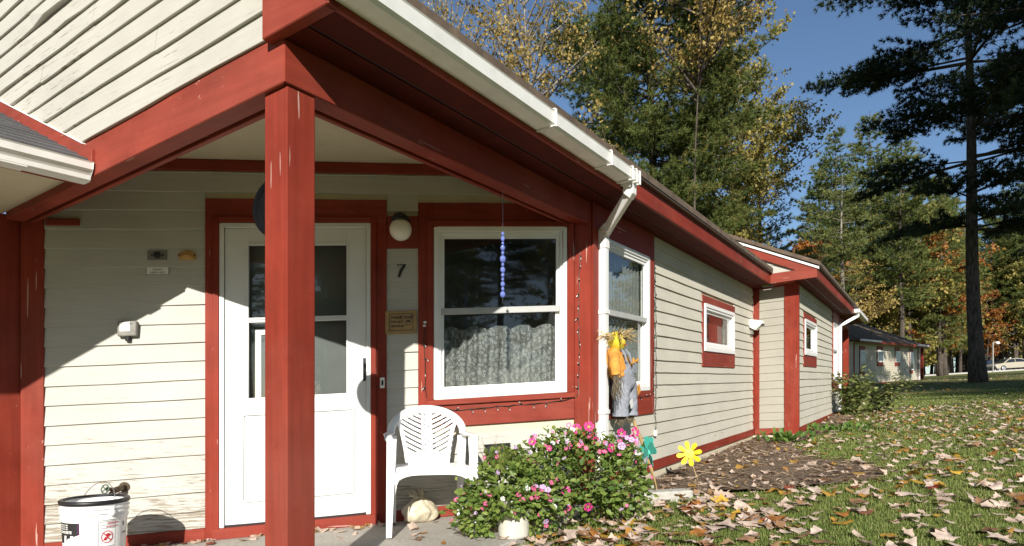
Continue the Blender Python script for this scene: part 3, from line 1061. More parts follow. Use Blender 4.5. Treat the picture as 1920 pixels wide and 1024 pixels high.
# red strip that follows the neighbour's roof slope, with its white metal edge
def slope_strip(n0, n1, d0, d1, ua, ub, name, mat):
    f0 = lambda u: 2.215 + 0.516 * (u - 1.581)
    a = [G.P(ua, n0, f0(ua) + d0), G.P(ub, n0, f0(ub) + d0), G.P(ub, n0, f0(ub) + d1), G.P(ua, n0, f0(ua) + d1)]
    b = [G.P(ua, n1, f0(ua) + d0), G.P(ub, n1, f0(ub) + d0), G.P(ub, n1, f0(ub) + d1), G.P(ua, n1, f0(ua) + d1)]
    return MB().prism(a, b).build(name, mat, house, bevel=0.002)
slope_strip(0.0, 0.027, -0.02, 0.062, 1.50, 4.0, 'flashing_board', M['red_g'])
slope_strip(0.0, 0.031, 0.063, 0.070, 1.60, 4.0, 'flashing_edge', M['gutter_white'])

# ---- eave return at the corner and the long eave
rp = [(-0.31, 2.277), (0.0685, 2.277), (0.0685, 2.60), (-0.31, 2.418)]
MB().prism([G.P(u, 0.0, h) for u, h in rp], [G.P(u, 0.055, h) for u, h in rp]).build('eave_return', M['red_g'], house, bevel=0.004)
rk = [(0.0695, 2.475), (3.4, 4.14), (3.4, 4.27), (0.0695, 2.605)]
MB().prism([G.P(u, 0.02, h) for u, h in rk], [G.P(u, 0.055, h) for u, h in rk]).build('rake_board', M['red_g'], house, bevel=0.004)
bx('fascia', R, (GS - 0.0545, 5.385, 0.285, 0.31, 2.277, 2.418), M['red_r'], house, 0.003)
bx('soffit_board', R, (GS, 5.70, 0.0, 0.135, 2.2775, 2.29), M['red_soffit_shaded'], house, 0)
bx('soffit_board', R, (GS, 5.39, 0.152, 0.2845, 2.2775, 2.29), M['red_soffit_shaded'], house, 0)
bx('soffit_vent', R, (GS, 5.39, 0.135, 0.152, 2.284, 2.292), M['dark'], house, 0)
bx('drip_edge', R, (GS - 0.07, 5.36, 0.27, 0.345, 2.419, 2.436), M['brown_edge'], house, 0.002)
ro = [(0.352, 2.437), (-7.0, 6.10), (-7.0, 6.16), (0.352, 2.49)]
MB().prism([R.P(GS - 0.07, o_, h) for o_, h in ro], [R.P(5.34, o_, h) for o_, h in ro]).build('roof', M['roof_brown'], house)

# gutter with its brackets (square white vinyl)
gm = MB()
prof = [(0.312, 2.300), (0.405, 2.300), (0.420, 2.312), (0.424, 2.372), (0.428, 2.378), (0.420, 2.381), (0.413, 2.372), (0.409, 2.318), (0.318, 2.309), (0.318, 2.381), (0.312, 2.381)]
gm.prism([R.P(GS - 0.075, o_, h) for o_, h in prof], [R.P(-0.055, o_, h) for o_, h in prof])
gutter = gm.build('gutter', M['gutter_white'], house)
bx('gutter_end', R, (GS - 0.079, GS - 0.0755, 0.311, 0.425, 2.299, 2.38), M['gutter_white'], gutter, 0.001)
for s_ in (-1.315, -0.56, -0.195, -0.125, -0.062):
    q = MB()
    for (a, b, c, d) in ((0.311, 0.428, 2.2925, 2.2995), (0.4285, 0.4345, 2.2925, 2.386), (0.312, 0.434, 2.3865, 2.391)):
        q.box(R, s_ - 0.017, s_ - 0.009, a, b, c, d)
        q.box(R, s_ - 0.004, s_ + 0.004, a, b, c, d)
        q.box(R, s_ - 0.009, s_ - 0.004, a + .001, b - 0.003, c + 0.002, d - 0.001)
    q.build('gutter_bracket', M['gutter_white'], gutter, bevel=0.001)

def rect_pipe(mb, pts, ax, w, dpt):
    """rectangular pipe through points; ax = horizontal width direction"""
    ax = Vector(ax).normalized()
    n = len(pts)
    b = len(mb.v)
    for i, p in enumerate(pts):
        d = (pts[min(i + 1, n - 1)] - pts[max(i - 1, 0)]).normalized()
        y = d.cross(ax).normalized()
        for sx, sy in ((-1, -1), (1, -1), (1, 1), (-1, 1)):
            mb.v.append(p + ax * (sx * w / 2) + y * (sy * dpt / 2))
    for i in range(n - 1):
        for k in range(4):
            k2 = (k + 1) % 4
            mb.f.append((b + 4 * i + k, b + 4 * i + k2, b + 4 * (i + 1) + k2, b + 4 * (i + 1) + k))
    mb.f.append((b + 3, b + 2, b + 1, b)); e = b + 4 * (n - 1)
    mb.f.append((e, e + 1, e + 2, e + 3))
    return mb
DS = 0.115
def downspout(fr, s_top, s_bot, sgn, o_wall=0.052):
    ax = (dR[0], dR[1], Z_SHEAR * dR[0])
    dm = MB()
    a = fr.P(s_top, 0.368, 2.298); b = fr.P(s_top, 0.368, 2.235)
    c = fr.P(s_bot, o_wall, 2.035); e = fr.P(s_bot, o_wall, 0.02)
    rect_pipe(dm, [c + Vector((0, 0, 0.03)), e], ax, 0.066, 0.07)
    d = dm.build('downspout', M['white'], house, bevel=0.006)
    m2 = MB()
    rect_pipe(m2, [a, b, b.lerp(c, 0.05)], ax, 0.075, 0.075)
    m2.build('outlet_elbow', M['white'], d, bevel=0.004)
    m3 = MB()
    rect_pipe(m3, [b.lerp(c, 0.02), b.lerp(c, 0.92)], ax, 0.064, 0.066)
    m3.build('offset_pipe', M['white'], d, bevel=0.005)
    m4 = MB()
    rect_pipe(m4, [b.lerp(c, 0.80), c + Vector((0, 0, 0.02)), c - Vector((0, 0, 0.10))], ax, 0.078, 0.079)
    m4.build('elbow', M['white'], d, bevel=0.005)
    for hh_ in (1.43, 0.66):
        m5 = MB().box(fr, s_bot - 0.041, s_bot + 0.041, 0.004, o_wall + 0.042, hh_, hh_ + 0.032)
        m5.box(fr, s_bot - 0.075, s_bot - 0.0415, 0.004, 0.025, hh_ + .002, hh_ + 0.030)
        m5.build('pipe_clip', M['white'], d, bevel=0.002)
    m6 = MB().box(fr, s_bot - 0.085, s_bot - 0.04, 0.012, 0.03, 2.0, 2.035)
    m6.build('pipe_clip', M['white'], d, bevel=0.002)
downspout(R, -0.105, 0.135, 1)

# ---- long side wall
WR = (0.243, 1.22, 0.825, 2.045)
SW = (2.93, 4.45, 1.07, 1.895)
SWf = (2.985, 4.385, 1.25, 1.80)
PR = 0.1176
rh = [(0.0, 1.333, 0.61, 2.3), SW]
clad(R, 0.045, 5.615, 0.169, PR, 2.276, rh, M['cream_r'], house, 0.023, 0.0012, 0.35, seed=21)
sheath(R, 0.0, 5.7, 0.0, 2.3, [(WR[0] + .01, WR[1] - .01, WR[2] + .01, WR[3] - .01), (SWf[0] + .01, SWf[1] - .01, SWf[2] + .01, SWf[3] - .01)], house)
bx('base_board', R, (0.0, 5.70, 0.0, 0.024, 0.075, 0.168), M['red_r'], house)
MB().box(R, -0.02, 5.75, -0.06, -0.005, -0.25, 0.0745).build('foundation', M['foundation'], house)
bx('corner_board', R, (0.0, 0.043, 0.0, 0.032, 0.169, 2.276), M['red_v'], house)
bx('window_casing', R, (0.044, WR[0] - 0.002, 0.0, 0.031, 0.61, 2.276), M['red_v'], house)
bx('window_casing', R, (WR[1] + 0.002, 1.333, 0.0, 0.031, 0.61, 2.276), M['red_v'], house)
bx('window_casing', R, (WR[0] - 0.002, WR[1] + 0.002, 0.0, 0.031, WR[3] + 0.003, 2.276), M['red_r'], house)
bx('window_casing', R, (WR[0] - 0.002, WR[1] + 0.002, 0.0, 0.031, 0.61, WR[2] - 0.003), M['red_r'], house)
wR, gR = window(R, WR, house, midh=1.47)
curtain(R, gR[0] - .01, gR[1] + .01, -0.06, gR[2] - 0.02, gR[3] + 0.02, M['sheer'], wR, 0.018, 12)
def small_window(fr, sw, swf):
    t0, t1, h0, h1 = sw; a, b, c, d = swf
    bx('window_casing', fr, (t0, t1, 0.0, 0.029, d + 0.002, h1), M['red_r'], house)
    bx('window_casing', fr, (t0, t1, 0.0, 0.029, h0, c - 0.002), M['red_r'], house)
    bx('window_casing', fr, (t0, a - 0.002, 0.0, 0.029, c - 0.001, d + 0.001), M['red_r'], house)
    bx('window_casing', fr, (b + 0.002, t1, 0.0, 0.029, c - 0.001, d + 0.001), M['red_r'], house)
    w, g = window(fr, swf, house, mid=False, fw=0.075, proud=0.045)
    bx('red_reflection', fr, (g[0] + (g[1] - g[0]) * 0.33, g[0] + (g[1] - g[0]) * 0.72, -0.09, -0.08, g[2], g[3]), M['red_r'], w, 0)  # red panel behind the pane, standing in for a red reflection
    curtain(fr, g[0] + (g[1] - g[0]) * 0.74, g[1], -0.09, g[2], g[3], M['sheer'], w, 0.012, 4)
small_window(R, SW, SWf)
bx('inner_corner_board', R, (5.617, 5.676, 0.0, 0.026, 0.169, 2.276), M['red_v'], house)

# ---- the jog and the next unit's side wall
bx('inner_corner_board', J, (0.004, 0.094, 0.0, 0.026, 0.169, 2.276), M['red_v'], house)
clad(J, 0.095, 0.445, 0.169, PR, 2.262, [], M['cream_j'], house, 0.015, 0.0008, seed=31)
sheath(J, 0.0, JW, 0.0, 2.3, [], house)
bx('corner_board', J, (0.446, JW + 0.0, 0.0, 0.028, 0.02, 2.276), M['red_v'], house)
bx('base_board', J, (0.03, 0.445, 0.0, 0.024, 0.075, 0.168), M['red_g'], house)
bx('trim_board', J, (0.095, 0.445, 0.0, 0.024, 2.2625, 2.277), M['red_g'], house)
MB().box(J, 0.0, JW + 0.02, -0.06, -0.006, -0.25, 0.0745).build('foundation', M['foundation'], house)
SW2 = (0.51, 1.95, 1.07, 1.895)
SW2f = (0.565, 1.89, 1.25, 1.80)
clad(R2, 0.045, 5.70, 0.169, PR, 2.276, [SW2, (4.40, 5.7, 0.61, 2.3)], M['cream_r'], house, 0.023, 0.0012, 0.2, seed=41)
WR2 = (4.50, 5.46, 0.825, 2.045)
sheath(R2, 0.0, 5.7, 0.0, 2.3, [(SW2f[0] + .01, SW2f[1] - .01, SW2f[2] + .01, SW2f[3] - .01), (WR2[0] + .01, WR2[1] - .01, WR2[2] + .01, WR2[3] - .01)], house)
bx('corner_board', R2, (-0.027, 0.043, 0.0, 0.032, 0.02, 2.276), M['red_v'], house)
bx('base_board', R2, (0.044, 5.70, 0.0, 0.024, 0.075, 0.168), M['red_r'], house)
MB().box(R2, -0.05, 5.75, -0.06, -0.006, -0.25, 0.0745).build('foundation', M['foundation'], house)
small_window(R2, SW2, SW2f)
bx('window_casing', R2, (4.40, WR2[0] - 0.002, 0.0, 0.031, 0.61, 2.276), M['red_v'], house)
bx('window_casing', R2, (WR2[1] + 0.002, 5.70, 0.0, 0.031, 0.61, 2.276), M['red_v'], house)
bx('window_casing', R2, (WR2[0] - 0.002, WR2[1] + 0.002, 0.0, 0.031, WR2[3] + 0.003, 2.276), M['red_r'], house)
bx('window_casing', R2, (WR2[0] - 0.002, WR2[1] + 0.002, 0.0, 0.031, 0.61, WR2[2] - 0.003), M['red_r'], house)
window(R2, WR2, house, midh=1.47)
# its eave: fascia over the jog, the side fascia, the raised gable end
bx('fascia', J, (0.311, JW + 0.31, 0.325, 0.35, 2.277, 2.418), M['red_g'], house, 0.003)
bx('fascia', R2, (-0.325, 8.6, 0.285, 0.31, 2.277, 2.418), M['red_r'], house, 0.003)
bx('soffit_board', R2, (-0.324, 8.6, 0.0, 0.135, 2.2775, 2.29), M['red_soffit_shaded'], house, 0)
bx('soffit_board', R2, (-0.324, 8.6, 0.152, 0.2845, 2.2775, 2.29), M['red_soffit_shaded'], house, 0)
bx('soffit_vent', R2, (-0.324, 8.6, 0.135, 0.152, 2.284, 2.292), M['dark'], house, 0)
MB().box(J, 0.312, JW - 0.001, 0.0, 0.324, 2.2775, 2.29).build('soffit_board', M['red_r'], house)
bx('drip_edge', R2, (-0.36, 8.6, 0.27, 0.345, 2.419, 2.436), M['brown_edge'], house, 0.002)
ro = [(0.352, 2.437), (-7.0, 6.10), (-7.0, 6.16), (0.352, 2.49)]
MB().prism([R2.P(-0.36, o_, h) for o_, h in ro], [R2.P(8.65, o_, h) for o_, h in ro]).build('roof', M['roof_brown'], house)
ge = lambda w, d: 2.42 + 0.5 * (JW + 0.31 - w) + d
def jrake(w0, w1, n0, n1, d0, d1, name, mat):
    a = [(w0, ge(w0, d0)), (w1, ge(w1, d0)), (w1, ge(w1, d1)), (w0, ge(w0, d1))]
    MB().prism([J.P(w, n0, h) for w, h in a], [J.P(w, n1, h) for w, h in a]).build(name, mat, house, bevel=0.002)
jrake(-4.0, JW + 0.30, 0.325, 0.349, -0.14, -0.022, 'rake_board', M['red_g'])
jrake(-4.0, JW + 0.335, 0.30, 0.366, -0.0215, 0.012, 'rake_edge', M['gutter_white'])
JG = Fr(J.xy(0.0, 0.30), J.d, J.n)
hh = 2.42
while hh < 4.2:
    w1 = JW + 0.31 - (hh + 0.1176 - 2.42 + 0.13) / 0.5
    w0 = max(-4.0, 0.30 - (hh - 2.40) / 0.5 - 0.6)
    if w1 > w0 + 0.05:
        board(JG, w0, w1 + 0.20, hh, hh + 0.1176, M['cream_g'], house, 0.016, 0.001, seed=int(hh * 100))
    hh += 0.1176
# porch of the far unit
bx('porch_post', R2, (8.30, 8.44, -0.14, 0.0, -0.1, 2.104), M['red_v'], house, 0.004)
bx('beam', R2, (5.701, 8.46, -0.13, 0.01, 2.105, 2.276), M['red_r'], house, 0.003)
clad(D2, 0.1, 3.4, 0.1, 0.1248, 2.276, [(1.5, 2.5, 0.0, 2.2)], M['cream_d'], house, 0.015, 0.001, seed=51)
bx('corner_board', D2, (0.0, 0.1, 0.0, 0.028, 0.0, 2.276), M['red_v'], house)
bx('door', D2, (1.55, 2.45, -0.05, 0.0, 0.05, 2.1), M['door_white'], house)
bx('gutter', R2, (5.75, 8.62, 0.312, 0.42, 2.30, 2.38), M['gutter_white'], house, 0.004)
downspout(R2, 5.92, 5.60, 1)

# ---- small plastic vent on the door wall behind the flowers, doorbell, floodlight: things fixed to the wall
def fixture(name, label, cat, fr, t, h):
    x, y = fr.xy(t)
    return thing(name, label, cat, fr.P(t, 0, h), local=False)

# ================================================================== THE NEIGHBOURING UNIT AT THE LEFT EDGE
NL = Nf.P(0, 0, 0)
nb = thing('cottage', 'neighbouring cottage corner at the left edge with white gutter and grey shingle roof', 'house', NL, local=False)
bx('corner_board', Nf, (-0.02, 0.34, -0.03, 0.002, -0.05, 2.149), M['red_v'], nb)
MB().box(Nf, 0.0, 3.2, -0.06, -0.004, -0.25, 0.099).build('foundation', M['foundation'], nb)
clad(Nf, 0.341, 3.0, 0.1, 0.1248, 2.149, [], M['cream_d'], nb, 0.015, 0.001, seed=61)
def gpr(u0, u1, n0, n1, h0, h1, name, mat, bev=0.002, par=nb):
    return MB().box(G, u0, u1, n0, n1, h0, h1).build(name, mat, par, bevel=bev)
gpr(1.626, 2.66, 0.0105, 3.2, 2.148, 2.16, 'soffit', M['cream_flat'], 0)
gpr(1.600, 1.625, 0.0105, 3.2, 2.075, 2.19, 'fascia', M['red_r'])
gm = MB()
prof = [(1.598, 2.075), (1.530, 2.075), (1.522, 2.080), (1.520, 2.103), (1.510, 2.118), (1.497, 2.128), (1.495, 2.160), (1.490, 2.167), (1.501, 2.168), (1.505, 2.132), (1.518, 2.120), (1.528, 2.106), (1.532, 2.085), (1.592, 2.085), (1.592, 2.165), (1.598, 2.165)]
gm.prism([G.P(u, 0.022, h) for u, h in prof], [G.P(u, 3.2, h) for u, h in prof])
g2 = gm.build('gutter', M['gutter_white'], nb)
MB().prism([G.P(u, 0.0195, h) for u, h in [(1.598, 2.075), (1.53, 2.075), (1.52, 2.10), (1.495, 2.13), (1.49, 2.167), (1.598, 2.167)]], [G.P(u, 0.0215, h) for u, h in [(1.598, 2.075), (1.53, 2.075), (1.52, 2.10), (1.495, 2.13), (1.49, 2.167), (1.598, 2.167)]]).build('gutter_end', M['gutter_white'], g2)
gpr(1.5185, 1.5995, 0.30, 0.42, 2.069, 2.0745, 'gutter_seam', M['gutter_white'], 0.001, g2)
MB().prism([G.P(1.56, 0.022, 2.172), G.P(4.2, 0.022, 3.534), G.P(4.2, 0.022, 3.554), G.P(1.56, 0.022, 2.192)], [G.P(1.56, 3.2, 2.172), G.P(4.2, 3.2, 3.534), G.P(4.2, 3.2, 3.554), G.P(1.56, 3.2, 2.192)]).build('roof', M['shingle'], nb)
for k in range(18):
    ua = 1.535 + 0.115 * k
    ub = ua + 0.15
    f1 = lambda u: 2.196 + 0.516 * (u - 1.56)
    n_, w_ = 0.023, 0.0
    pieces = []
    n_a = 0.023
    rr = random.Random(k)
    first = True
    while n_a < 1.6:
        n_b = min(1.62, n_a + (0.33 if not first else 0.33 * rr.uniform(0.3, 1)))
        first = False
        e = rr.uniform(-0.003, 0.003)
        q = [(ua + e, f1(ua + e) + 0.002), (ub, f1(ub) - 0.004), (ub, f1(ub) + 0.001), (ua + e, f1(ua + e) + 0.011)]
        MB().prism([G.P(u, n_a, h) for u, h in q], [G.P(u, n_b - 0.004, h) for u, h in q]).build('shingle', M['shingle'], nb)
        n_a = n_b

# ================================================================== THINGS ON THE DOOR WALL
def along(fr, t, n, h):
    """place text or print on a wall: returns a function of (x, y)"""
    return lambda x, y: fr.P(t + x, n, h + y)

# wall light
t = thing('wall_light', 'round opal globe porch light with black cap between door and window', 'wall lamp', D.P(1.188, 0.02, 2.06), local=False)
def nmat(fr, t_, n_, h_):
    p = fr.P(t_, n_, h_)
    z = Vector((fr.n[0], fr.n[1], 0)); x = Vector((fr.d[0], fr.d[1], 0)); y = Vector((0, 0, 1))
    m = Matrix((x, y, z)).transposed().to_4x4()
    m.translation = p
    return m
MB().lathe([(0.0, 0), (0.062, 0), (0.062, 0.012), (0.05, 0.02), (0.02, 0.026), (0.0, 0.026)], nmat(D, 1.188, 0.024, 2.12), 24, False).build('base', M['dark'], t, smooth=False)
MB().tube([D.P(1.188, 0.045, 2.12), D.P(1.188, 0.10, 2.135), D.P(1.188, 0.105, 2.12)], 0.018, 10).build('arm', M['dark'], t, smooth=True)
cx = D.P(1.188, 0.105, 2.10)
MB().lathe([(0.0, 0.045), (0.03, 0.043), (0.055, 0.03), (0.062, 0.0), (0.055, 0.0), (0.0, 0.02)], Matrix.Translation(cx), 24, False).build('cap', M['dark'], t, smooth=True)
MB().ball(D.P(1.188, 0.105, 2.040), 0.077, 28, 18).build('globe', M['globe'], t, smooth=True)

# house number
mb = MB()
for n_ in (0.0185, 0.0225):
    pass
txt = MB()
num = [(-0.030, 0.050), (-0.026, 0.027), (-0.022, 0.030), (-0.020, 0.036), (0.012, 0.036), (-0.012, 0.000), (-0.026, -0.050), (-0.006, -0.050), (0.000, -0.028), (0.010, -0.004), (0.034, 0.038), (0.036, 0.050)]
MB().prism([D.P(1.196 + x, 0.0165, 1.777 + y) for x, y in num], [D.P(1.196 + x, 0.0205, 1.777 + y) for x, y in num]).build('house_number', M['dark'], None)
tag(bpy.data.objects['house_number'], 'black slanted house number 7 on the cream boards below the globe light', 'house number')

# THANK YOU FOR NOT SMOKING plaque
t = thing('wooden_sign', 'small wooden sign with burnt lettering thanking visitors for not smoking', 'sign', D.P(1.195, 0.03, 1.405), local=False)
MB().box(D, 1.085, 1.305, 0.029, 0.045, 1.325, 1.487).build('board', M['oak'], t, bevel=0.005, segs=2)
fm = MB()
for a in ((1.112, 1.278, 1.346, 1.3495), (1.112, 1.278, 1.4615, 1.465), (1.112, 1.1155, 1.3495, 1.4615), (1.2745, 1.278, 1.3495, 1.4615)):
    fm.box(D, a[0], a[1], 0.0452, 0.0462, a[2], a[3])
fm.build('border', M['oak_dark'], t)
tx = MB()
add_text(tx, 'THANK YOU', 0.0245, along(D, 1.1205, 0.0465, 1.430), 0.0011)
add_text(tx, '!', 0.042, along(D, 1.2625, 0.0465, 1.424), 0.0012)
add_text(tx, 'FOR NOT', 0.020, along(D, 1.1215, 0.0465, 1.401), 0.0008)
add_text(tx, 'SMOKING', 0.020, along(D, 1.1235, 0.0465, 1.371), 0.0008)
tx.build('lettering', M['oak_dark'], t, fix=False)
face = MB()
face.prism([D.P(1.244 + 0.018 * math.cos(a), 0.0462, 1.405 + 0.013 * math.sin(a)) for a in np.linspace(0, math.pi, 9)], [D.P(1.244 + 0.018 * math.cos(a), 0.0468, 1.405 + 0.013 * math.sin(a)) for a in np.linspace(0, math.pi, 9)])
face.tube([D.P(1.228, 0.0465, 1.400), D.P(1.232, 0.0465, 1.385), D.P(1.244, 0.0465, 1.377), D.P(1.256, 0.0465, 1.386), D.P(1.262, 0.0465, 1.396)], 0.0013, 4)
face.build('burnt_drawing', M['oak_dark'], t)

# two pale clips and a small dark plug on the window casing
tag(MB().box(D, 1.352, 1.372, 0.0265, 0.034, 1.392, 1.408).box(D, 1.348, 1.368, 0.0265, 0.034, 1.370, 1.382).build('cable_clips', M['label_white'], None, bevel=0.001), 'two small white clips on the red window casing left of the glass', 'cable clip')

# plate with dark button, amber light, engraved plaque
t = thing('call_plate', 'grey metal plate with round dark button under the porch', 'alarm plate', D.P(-0.38, 0.016, 1.895), local=False)
MB().box(D, -0.439, -0.321, 0.015, 0.021, 1.864, 1.927).build('plate', M['grey_metal'], t, bevel=0.002)
MB().lathe([(0.0, 0), (0.022, 0), (0.022, 0.010), (0.016, 0.014), (0.0, 0.014)], nmat(D, -0.38, 0.021, 1.896), 20, False).build('button', M['dark'], t)
for sx in (-0.034, 0.034):
    MB().lathe([(0.0, 0), (0.006, 0), (0.005, 0.003), (0, 0.004)], nmat(D, -0.38 + sx, 0.021, 1.895), 10, False).build('screw', M['dark'], t)
t = thing('signal_lamp', 'amber wedge shaped signal lamp left of the door casing', 'signal lamp', D.P(-0.2, 0.016, 1.893), local=False)
w = MB()
w.prism([D.P(-0.252, 0.016, 1.862), D.P(-0.146, 0.016, 1.862), D.P(-0.146, 0.016, 1.915), D.P(-0.20, 0.016, 1.932), D.P(-0.252, 0.016, 1.915)], [D.P(-0.243, 0.046, 1.862), D.P(-0.155, 0.046, 1.862), D.P(-0.155, 0.046, 1.872), D.P(-0.20, 0.050, 1.892), D.P(-0.243, 0.046, 1.872)])
w.build('lens', M['amber'], t, bevel=0.002)
for sx in (-0.047, 0.047):
    MB().ball(D.P(-0.199 + sx, 0.034, 1.893), 0.0055, 8, 6).build('screw', M['dark'], t)
t = thing('engraved_plaque', 'thin engraved plaque with black border under the call plate', 'plaque', D.P(-0.378, 0.016, 1.802), local=False)
MB().box(D, -0.446, -0.310, 0.015, 0.019, 1.769, 1.836).build('plate', M['label_white'], t, bevel=0.001)
fm = MB()
for a in ((-0.446, -0.310, 1.769, 1.7715), (-0.446, -0.310, 1.8335, 1.836), (-0.446, -0.4435, 1.7715, 1.8335), (-0.3125, -0.310, 1.7715, 1.8335)):
    fm.box(D, a[0], a[1], 0.0191, 0.0198, a[2], a[3])
fm.build('border', M['ink'], t)
tx = MB()
add_text(tx, 'IF LIGHTED', 0.016, along(D, -0.378, 0.0195, 1.816), 0.0002, align='CENTER')
add_text(tx, 'TENANT', 0.016, along(D, -0.378, 0.0195, 1.797), 0.0002, align='CENTER')
add_text(tx, 'NEEDS HELP', 0.016, along(D, -0.378, 0.0195, 1.778), 0.0002, align='CENTER')
tx.build('lettering', M['ink'], t, fix=False)

# weatherproof box in the sun
t = thing('junction_box', 'grey weatherproof box with white label on the sunlit boards', 'switch box', D.P(-0.547, 0.016, 1.415), local=False)
MB().box(D, -0.604, -0.490, 0.014, 0.058, 1.368, 1.466).build('box', M['box_grey'], t, bevel=0.008, segs=2)
MB().box(D, -0.588, -0.528, 0.0585, 0.0595, 1.400, 1.458).build('label_plate', M['label_white'], t)
tx = MB()
add_text(tx, 'OPEN', 0.011, along(D, -0.545, 0.0597, 1.444), 0.0002)
add_text(tx, '- = +', 0.011, along(D, -0.580, 0.0597, 1.428), 0.0004)
add_text(tx, 'OUTLET', 0.011, along(D, -0.580, 0.0597, 1.406), 0.0002)
tx.build('lettering', M['ink'], t, fix=False)
MB().lathe([(0.0, -0.03), (0.016, -0.03), (0.016, 0), (0.0, 0.0)], Matrix.Translation(D.P(-0.547, 0.036, 1.368)), 12, False).build('cable_gland', M['charcoal'], t)

# doorbell
t = thing('doorbell', 'small white doorbell on the red casing right of the door', 'doorbell', D.P(1.066, 0.03, 0.985), local=False)
MB().box(D, 1.049, 1.081, 0.0285, 0.040, 0.948, 1.022).build('case', M['label_white'], t, bevel=0.003)
MB().box(D, 1.058, 1.072, 0.0402, 0.046, 0.968, 1.002).build('button', M['charcoal'], t, bevel=0.001)

# outlet cover behind the flowers
t = thing('outlet_cover', 'dark outlet cover low on the white boards behind the flowers', 'outlet cover', D.P(1.885, 0.015, 0.44), local=False)
MB().box(D, 1.80, 1.97, 0.014, 0.06, 0.385, 0.49).build('cover', M['charcoal'], t, bevel=0.006)
MB().box(D, 1.79, 1.98, 0.014, 0.068, 0.4905, 0.498).build('lid', M['charcoal'], t, bevel=0.002)

# garden tap over the bucket
t = thing('garden_tap', 'old garden tap with round hand wheel above the bucket rim', 'tap', D.P(-0.60, 0.014, 0.39), local=False)
MB().tube([D.P(-0.575, 0.015, 0.395), D.P(-0.585, 0.075, 0.392), D.P(-0.60, 0.12, 0.385)], 0.019, 10).tube([D.P(-0.60, 0.12, 0.388), D.P(-0.602, 0.15, 0.37), D.P(-0.602, 0.155, 0.34)], 0.016, 10).build('body', M['brass'], t, smooth=True)
MB().lathe([(0.0, 0), (0.033, 0), (0.033, 0.006), (0.0, 0.006)], nmat(D, -0.575, 0.0152, 0.395), 16, False).build('flange', M['brass'], t)
MB().tube([D.P(-0.60, 0.12, 0.395), D.P(-0.622, 0.165, 0.405)], 0.011, 8).build('stem', M['brass'], t)
wm = MB()
cw = D.P(-0.63, 0.172, 0.405)
ax = (Vector((D.n[0], D.n[1], 0)) + Vector((D.d[0], D.d[1], 0)) * -0.45 + Vector((0, 0, 0.25))).normalized()
x_ = ax.orthogonal().normalized(); y_ = ax.cross(x_)
ringp = [cw + (x_ * math.cos(a) + y_ * math.sin(a)) * 0.027 for a in np.linspace(0, 2 * math.pi, 17)]
wm.tube(ringp, 0.0045, 6, False)
for a in np.linspace(0, 2 * math.pi, 5)[:-1]:
    wm.tube([cw, cw + (x_ * math.cos(a) + y_ * math.sin(a)) * 0.027], 0.0038, 5)
wm.build('hand_wheel', M['valve_green'], t, smooth=True)

# floodlight on the side wall
t = thing('floodlight', 'pale wedge floodlight on the side wall by the inner corner', 'floodlight', R.P(5.45, 0.02, 1.72), local=False)
MB().prism([R.P(5.36, 0.017, 1.80), R.P(5.36, 0.017, 1.68), R.P(5.36, 0.10, 1.63), R.P(5.36, 0.20, 1.72), R.P(5.36, 0.20, 1.76)], [R.P(5.52, 0.017, 1.80), R.P(5.52, 0.017, 1.68), R.P(5.52, 0.10, 1.63), R.P(5.52, 0.20, 1.72), R.P(5.52, 0.20, 1.76)]).build('hood', M['gutter_white'], t, bevel=0.006)
MB().box(R, 5.38, 5.50, 0.150, 0.206, 1.69, 1.715).build('lens', M['dark'], t, bevel=0.003)
MB().box(R, 5.40, 5.48, 0.0165, 0.06, 1.58, 1.66).build('bracket', M['box_grey'], t, bevel=0.004)

# string lights
def string_lights(name, label, pts, seed, plug=None, every=0.085, fr=D, n=0.034):
    root = thing(name, label, 'string lights', fr.P(pts[0][0], n, pts[0][1]), group=None, local=False)
    r = random.Random(seed)
    path = []
    for (a, b) in zip(pts[:-1], pts[1:]):
        L = math.hypot(b[0] - a[0], b[1] - a[1])
        k = max(2, int(L / 0.03))
        for i in range(k):
            u = i / k
            path.append((a[0] + (b[0] - a[0]) * u + r.uniform(-0.0035, 0.0035), a[1] + (b[1] - a[1]) * u + r.uniform(-0.0035, 0.0035)))
    path.append(pts[-1])
    MB().tube([fr.P(x, n + 0.004 * math.sin(i), y) for i, (x, y) in enumerate(path)], 0.0027, 5).build('cable', M['wire'], root)
    d = 0
    last = path[0]
    for p in path[1:]:
        d += math.hypot(p[0] - last[0], p[1] - last[1])
        last = p
        if d > every:
            d = 0
            a = r.uniform(-0.9, 0.9)
            up = r.random() < 0.25
            v = Vector((math.sin(a), -math.cos(a) if not up else 0.6, 0))
            p0 = fr.P(p[0], n + 0.003, p[1])
            p1 = fr.P(p[0] + v.x * 0.022, n + 0.008, p[1] + v.y * 0.022)
            p2 = fr.P(p[0] + v.x * 0.036, n + 0.010, p[1] + v.y * 0.036)
            s_ = MB().tube([p0, p1], 0.0040, 6).build('bulb', M['wire'], root)
            MB().tube([p1, p2], [0.0042, 0.0014], 6).build('bulb_tip', M['bulb'], s_)
    return root
string_lights('string_lights', 'dark green string of fairy lights round the red casing of the front window', [(1.358, 1.36), (1.352, 1.25), (1.366, 1.077), (1.362, 0.95), (1.377, 0.866), (1.42, 0.80), (1.55, 0.765), (1.666, 0.76), (1.85, 0.77), (2.1, 0.77), (2.3, 0.775), (2.485, 0.80), (2.505, 0.83), (2.515, 1.1), (2.508, 1.4), (2.515, 1.7), (2.521, 1.93)], 5)
